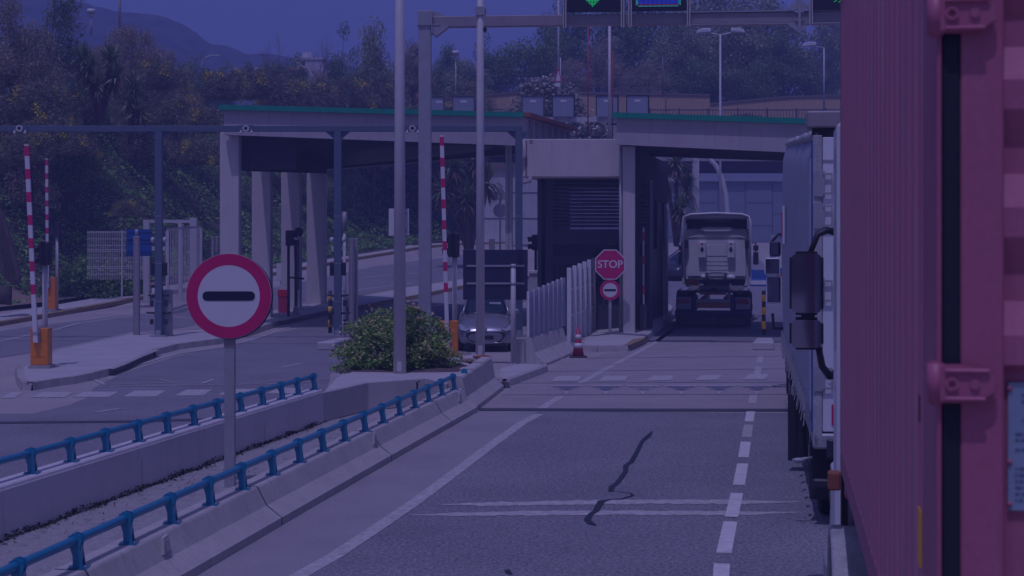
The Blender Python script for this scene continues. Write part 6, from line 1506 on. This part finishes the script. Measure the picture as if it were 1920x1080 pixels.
tb('roof_box', -.06, .92, -.04, .35, 4.13, 4.30, 'galv_warm', ct, .015); tb('roof_box_shadow_gap', .0, 2.45, .06, .3, 4.04, 4.13, 'chassis', ct, 0)
dr = tb('rear_door', .10, 1.24, -.02, .05, 1.0, 4.03, 'truckwhite', ct, .006); tb('rear_door', 1.26, 2.45, -.02, .05, 1.0, 4.03, 'truckwhite', ct, .006)
tb('corner_post', .0, .095, -.03, .1, .85, 4.05, 'dirtywhite', ct, .006)
b = B(); b.box(.10, 1.2, -.03, -.021, 3.78, 3.80); part('door_seam', b, M['galv'], dr)
for z in (3.55, 3.22, 2.45, 1.55):
    b = B(); b.box(.01, .12, -.05, -.03, z - .13, z + .13); b.box(.10, .20, -.06, -.045, z - .11, z - .09); b.box(.10, .20, -.06, -.045, z + .09, z + .11); b.box(.185, .20, -.06, -.045, z - .09, z + .09); part('hinge', b, M['galv'], dr)
b = B(); b.box(-.012, .0, -.028, .05, 1.0, 4.0); part('blue_stripe', b, M['blueband'], ct)
sk = tb('speed_sticker', .16, .30, -.028, -.02, 1.50, 1.64, 'signwhite', dr, 0)
textobj('lettering', '70', .075, Matrix.Translation((.235, -.031, 1.57)) @ Matrix.Rotation(R(90), 4, 'X'), M['signdark'], sk, .0005); textobj('lettering', 'S', .08, Matrix.Translation((.23, -.031, 1.70)) @ Matrix.Rotation(R(90), 4, 'X'), M['signdark'], sk, .0005)
rp = tb('reflector_plate', .19, .62, -.03, -.022, 1.07, 1.28, 'signred', dr, 0); tb('yellow_centre', .26, .55, -.034, -.029, 1.11, 1.24, 'yellow', rp, 0)
tb('rear_beam', .0, 2.5, -.03, .12, .82, .98, 'galv', ct); tb('bumper_step', .14, .6, -.06, .02, .72, .93, 'chassis', ct)
lb_ = tb('lamp_box', .18, .8, -.05, .1, .42, .66, 'chassis', ct); tb('tail_light', .22, .5, -.07, -.04, .47, .62, 'lampred', lb_)
tb('rear_plate', .17, .55, -.05, -.03, .24, .40, 'dirtywhite', ct)
tb('underride_bar', .0, 2.5, .05, .15, .40, .50, 'chassis', ct)
for i, y in enumerate((1.0, 2.32, 3.64)):
    wheel(ct, .30, y, .52, .42, side=-1)
    wheel(ct, 2.2, y, .52, .42, side=1)
b = B(); b.box(-.02, .5, .38, .41, .24, .84); b.bevel(.01); part('mudflap', b, M['chassis'], ct)
b = B(); b.box(-.16, .30, 4.15, 4.19, .14, 1.0); b.bevel(.01); part('mudflap', b, M['black'], ct)
b = B(); b.tube([(.0, .2, .70), (-.12, .15, .69)], .018, 6); b.ball((-.14, .15, .68), .045, (1.6, .7, .6)); part('marker_lamp', b, M['galv'], ct)
tb('side_rail', .0, .06, .1, 13.5, .86, 1.05, 'galv', ct, .01); tb('side_guard', .02, .08, 5.0, 10.2, .45, .58, 'galv', ct, .01); tb('chassis_beam', .7, 1.8, .2, 13.2, .6, .98, 'chassis', ct, .02); tb('locker', .05, .8, 6.5, 8.2, .4, .95, 'chassis', ct)
for k_ in range(22):                                  # buckles with hanging strap ends
    y = .35 + k_ * .60; b = B(); zz = 1.16
    b.box(-.085, -.06, y - .025, y + .025, zz - .05, zz + .16); b.box(-.095, -.06, y - .035, y + .035, zz + .02, zz + .07); part('buckle', b, M['galv'], ct)
    b = B(); a = -.085 - .03 * random.random(); L_ = .12 + .10 * random.random()
    b.hexa([(-.075, y - .03, zz - .02), (-.068, y + .03, zz - .02), (-.06, y + .03, zz), (-.067, y - .03, zz), (a, y - .10, zz - L_), (a + .01, y - .04, zz - L_), (a + .02, y - .04, zz - L_ + .02), (a + .01, y - .1, zz - L_ + .02)]); part('strap_end', b, M['strap'], ct)
# its tractor: cab ahead of the trailer and two mirrors
tk = tb('cab', .04, 2.46, 14.4, 16.3, .6, 3.85, 'truckwhite', ct, .12)
tb('windscreen', .2, 2.3, 16.25, 16.33, 2.0, 3.1, 'glass', tk, .02)
for y in (14.9, 12.6): wheel(ct, .2, y, .5, .3, side=-1); wheel(ct, 2.3, y, .5, .3, side=1)
b = B(); b.tube([(.05, 15.9, 3.05), (-.10, 15.8, 3.06), (-.22, 15.75, 2.9)], .03, 8); part('mirror_arm', b, M['chassis'], tk)
b = B(); b.tube([(.05, 15.9, 1.2), (-.18, 15.75, 1.2), (-.2, 15.75, 1.5)], .03, 8); part('mirror_arm', b, M['chassis'], tk)
for z0_, z1_, x0_, x1_, y_ in ((2.62, 2.92, -.26, -.04, 15.66), (2.26, 2.60, -.36, -.06, 15.4), (1.70, 2.24, -.33, -.03, 15.5)):
    m1 = tb('mirror_housing', x0_, x1_, y_, y_ + .12, z0_, z1_, 'black' if z1_ > 2.7 else 'truckwhite', ct, .035); tb('mirror_glass', x0_ + .02, x1_ - .02, y_ - .006, y_ + .002, z0_ + .03, z1_ - .02, 'mirror', m1, 0)
tb('side_mark', -.13, -.10, 9.2, 9.9, 2.9, 3.5, 'signwhite', ct, 0); tb('red_mark', -.136, -.129, 9.25, 9.85, 3.0, 3.4, 'signred', ct, 0)
# ================================================================ CONTAINER TRUCK
cc = th('shipping_container', 'big red corrugated shipping container close by on the right', 'container', (1.007, 3.93, 1.58), RA)
Wc, Lc, Hc = 2.44, 6.30, 2.93
b = B(); n = 0; y = .40; pts = []
while y < Lc - .12:
    pts += [(.035, y), (.0, y + .045), (.0, y + .125), (.035, y + .17)]; y += .245
for (x0, y0), (x1, y1) in zip(pts, pts[1:]):
    b.poly([(x0, y0, .14), (x1, y1, .14), (x1, y1, Hc - .10), (x0, y0, Hc - .10)])
part('side_panel', b, M['container_side'], cc)
tb('far_side_panel', Wc - .06, Wc - .02, .2, Lc - .1, .14, Hc - .1, 'container', cc, 0); tb('roof_panel', .03, Wc - .03, .05, Lc - .05, Hc - .08, Hc - .04, 'container', cc, 0); tb('floor', .04, Wc - .04, .1, Lc - .1, .1, .16, 'chassis', cc, 0); tb('front_panel', .06, Wc - .06, Lc - .09, Lc - .05, .1, Hc - .05, 'container', cc, 0)
b = B(); b.box(.0, .011, .0, .40, .12, Hc - .12); b.box(.011, .10, .052, .12, .12, Hc - .12); b.bevel(.003); cpn = part('corner_post', b, M['container'], cc)
tb('corner_post', Wc - .1, Wc, 0, .3, .12, Hc - .12, 'container', cc, .006); tb('corner_post', 0, .12, Lc - .14, Lc, .12, Hc - .12, 'container', cc, .006); tb('corner_post', Wc - .12, Wc, Lc - .14, Lc, .12, Hc - .12, 'container', cc, .006)
tb('bottom_rail', .0, .06, .4, Lc - .14, .0, .145, 'container', cc, .006); tb('top_rail', .0, .06, .4, Lc - .14, Hc - .11, Hc, 'container', cc, .006)
tb('sill', 0, Wc, 0, .1, 0, .115, 'container', cc, .006); tb('header', 0, Wc, 0, .1, Hc - .115, Hc, 'container', cc, .006)
for x_ in (0, Wc - .17):
    for y_ in (-.004, Lc - .17):
        for z_ in (-.004, Hc - .115): tb('corner_casting', x_, x_ + .17, y_, y_ + .178, z_, z_ + .12, 'container', cc, .012)
# doors
def door(x0, x1, nm):
    b = B(); b.box(x0, x0 + .10, .012, .06, .12, Hc - .12); b.box(x1 - .10, x1, .012, .06, .12, Hc - .12); b.box(x0 + .10, x1 - .10, .012, .06, .12, .22); b.box(x0 + .10, x1 - .10, .012, .06, Hc - .22, Hc - .12); b.bevel(.004)
    d_ = part(nm, b, M['container'], cc)
    b = B(); z = .22; pr = [(.055, z)]
    zc = [1.33 - .305 * 0]                            # ribs: from the flat lower part upward
    base_z = .90
    pr.append((.055, 1.10))
    k_ = 0; zz = 1.113
    while zz + .305 < Hc - .22:
        pr += [(.022, zz + .005), (.022, zz + .075), (.058, zz + .155), (.058, zz + .225)]; zz += .303
    pr.append((.055, Hc - .22))
    for (y0, z0), (y1, z1) in zip(pr, pr[1:]): b.poly([(x0 + .10, y0, z0), (x1 - .10, y0, z0), (x1 - .10, y1, z1), (x0 + .10, y1, z1)])
    part('pressed_panel', b, M['container'], d_); return d_
d1 = door(.055, 1.215, 'door'); d2 = door(1.225, Wc - .055, 'door')
tb('gasket', .012, .054, .010, .05, .12, Hc - .12, 'gasket', d1, .004)
for x_ in (.42, .95, 1.5, 2.05):
    b = B(); b.tube([(x_, -.03, .06), (x_, -.03, Hc - .06)], .017, 10); part('locking_bar', b, M['galv'], d1 if x_ < 1.2 else d2)
for dx, s, par in ((.0, 1, d1), (Wc, -1, d2)):
    for zc in (.20, 1.075, 1.947, 2.72):
        b = B(); X0 = lambda a: dx + s * a
        b.tube([(X0(-.003), .0, zc - .052), (X0(-.003), .0, zc + .052)], .020, 14)
        ptsh = [(.0, -.045), (.0, .045), (.05, .046), (.105, .036), (.135, .020), (.135, -.020), (.105, -.040), (.05, -.046)]
        b.prism([(X0(a), -.020, zc + c_) for a, c_ in ptsh], (0, .016, 0)); b.bevel(.005, 2)
        hg = part('hinge', b, M['container'], par)
        b = B(); b.box(*sorted((X0(.015), X0(.12))), -.030, -.020, zc + .026, zc + .036); b.box(*sorted((X0(.015), X0(.11))), -.030, -.020, zc - .040, zc - .030); b.bevel(.004); part('hinge_rib', b, M['container'], hg)
        b = B(); b.disc((X0(.032), -.028, zc), (0, -1, 0), .016, .01, 20, .009); b.disc((X0(.085), -.026, zc), (0, -1, 0), .012, .008, 20); part('bolt', b, M['container'], hg)
pk = tb('placard', .168, .42, .044, .050, 2.35 - 1.58, 2.655 - 1.58, 'placard', d1, .001)
b = B(); rnd = random.Random(2)
for i, z in enumerate((1.045, 1.03, .985, .952, .938, .915, .87, .855, .84, .825, .81, .795)):
    x_ = .185 if i > 2 else .20
    while x_ < .40: w_ = .004 + .012 * rnd.random(); b.box(x_, min(.41, x_ + w_), .0425, .044, z - .0032, z + .0032); x_ += w_ + .004
part('small_print', b, M['placard_ink'], pk)
for z in (.785, .885, 1.06): b = B(); b.ball((.172, .043, z), .007, (1, .7, 1)); part('rivet', b, M['container'], pk)
tb('yellow_sticker', -.003, .001, .44, .52, .55, .70, 'yellow', cc, 0)
tb('hazard_mark', -.003, .001, .47, .50, .93, 1.0, 'signdark', cc, 0)
# tractor and chassis under the container
tt_ = th('container_truck', 'white truck cab and chassis carrying the red container, its mirrors sticking out', 'truck', (1.007, 3.93, 0), RA)
def q(*a, **k): return tb(*a, **k)
tb('chassis_beam', .75, 1.7, .1, 6.2, 1.22, 1.54, 'chassis', tt_, .02); tb('rear_bumper', .1, 2.34, .1, .22, .55, .75, 'chassis', tt_, .02)
for y_ in (.05, 3.0, 6.0): tb('cross_bolster', .02, 2.42, y_, y_ + .2, 1.44, 1.57, 'container', tt_, .01)
for y_ in (1.0, 2.35, 3.7, 6.4, 9.4): wheel(tt_, .24, y_, .52, .40, side=-1); wheel(tt_, 2.2, y_, .52, .40, side=1)
b = B(); cy, cz, r1, r2 = 6.4, .56, .60, .66; n = 14; pts = [(cy - r2 * math.cos(math.pi * k / n), cz + r2 * math.sin(math.pi * k / n)) for k in range(n + 1)] + [(cy + r1 * math.cos(math.pi * k / n), cz + r1 * math.sin(math.pi * k / n)) for k in range(n + 1)]
b.prism([(-.06, y, z) for y, z in pts], (.52, 0, 0)); b.bevel(.012); part('mudguard', b, M['dirtywhite'], tt_)
b = B(); b.box(-.07, .4, 6.9, 7.6, .35, .95); b.bevel(.1, 3); part('fuel_tank', b, M['galv'], tt_)
b = B(); b.box(.085, 2.40, 7.0, 9.9, .75, 3.75); b.bevel(.12, 3); cb_ = part('cab', b, M['truckwhite'], tt_)
b = B(); b.hexa([(.10, 7.0, 3.74), (2.38, 7.0, 3.74), (2.30, 9.2, 3.74), (.14, 9.2, 3.74), (.10, 7.0, 4.75), (2.30, 7.0, 4.75), (2.2, 8.2, 4.55), (.24, 8.2, 4.55)]); b.bevel(.1, 3); part('roof_deflector', b, M['galv'], cb_)
b = B(); b.box(-.012, .04, 6.55, 7.2, 1.05, 3.72); b.bevel(.02); part('side_fairing', b, M['truckwhite'], cb_)
b = B(); b.box(.01, .05, 6.40, 6.54, 1.1, 3.5); part('fairing_rubber', b, M['black'], cb_)
tb('lower_fairing', -.02, .09, 6.6, 7.6, .95, 1.5, 'truckwhite', tt_, .06)
tb('side_marker', -.075, .0, 6.22, 6.34, 1.46, 1.57, 'roof', tt_, .01)
ya = 9.7
for z0_, z1_, nm in ((2.365, 2.885, 'a'), (2.08, 2.345, 'b')):
    b = B(); b.box(-.285, -.01, ya, ya + .14, z0_, z1_); b.bevel(.05, 4, 60); m1 = part('mirror_housing', b, M['black'], tt_)
    b = B(); x0_, x1_, za_, zb_ = -.268, -.027, z0_ + .018, z1_ - .018; r_ = .045; pts = []
    for qx, qz, a0 in ((x1_ - r_, zb_ - r_, 0), (x0_ + r_, zb_ - r_, 90), (x0_ + r_, za_ + r_, 180), (x1_ - r_, za_ + r_, 270)):
        for k_ in range(6): pts.append((qx + r_ * math.cos(R(a0 + 18 * k_)), ya - .004, qz + r_ * math.sin(R(a0 + 18 * k_))))
    b.prism(pts, (0, .006, 0)); part('mirror_glass', b, M['mirror'], m1)
b = B(); b.tube([(.10, ya + .2, 3.04), (.02, ya + .15, 3.06), (-.06, ya + .1, 3.02), (-.12, ya + .08, 2.86)], [.034, .030, .026, .022], 10); part('mirror_arm', b, M['chassis'], tt_)
b = B(); b.tube([(.11, ya + .2, 1.88), (.04, ya + .16, 1.86), (-.02, ya + .1, 1.94), (-.05, ya + .08, 2.10)], [.042, .036, .030, .026], 10); part('mirror_arm', b, M['chassis'], tt_)
b = B(); b.box(-.19, -.08, ya + .03, ya + .1, 2.33, 2.38); part('mirror_link', b, M['chassis'], tt_)

# ================================================================ ADDED HAZE
hz = B(); hz.box(-1600, 1600, -90, 2100, -1.6, 82)
hm = bpy.data.materials.new('added_haze'); hm.use_nodes = True; hn = hm.node_tree; hn.nodes.clear()
pv = hn.nodes.new('ShaderNodeVolumePrincipled'); ho = hn.nodes.new('ShaderNodeOutputMaterial')
pv.inputs['Color'].default_value = (.44, .50, 1.0, 1); pv.inputs['Density'].default_value = .0024  # blue volume added to lift dark tones and wash everything violet
hn.links.new(pv.outputs['Volume'], ho.inputs['Volume'])
struct('tint_haze', hz, hm, 'stuff')
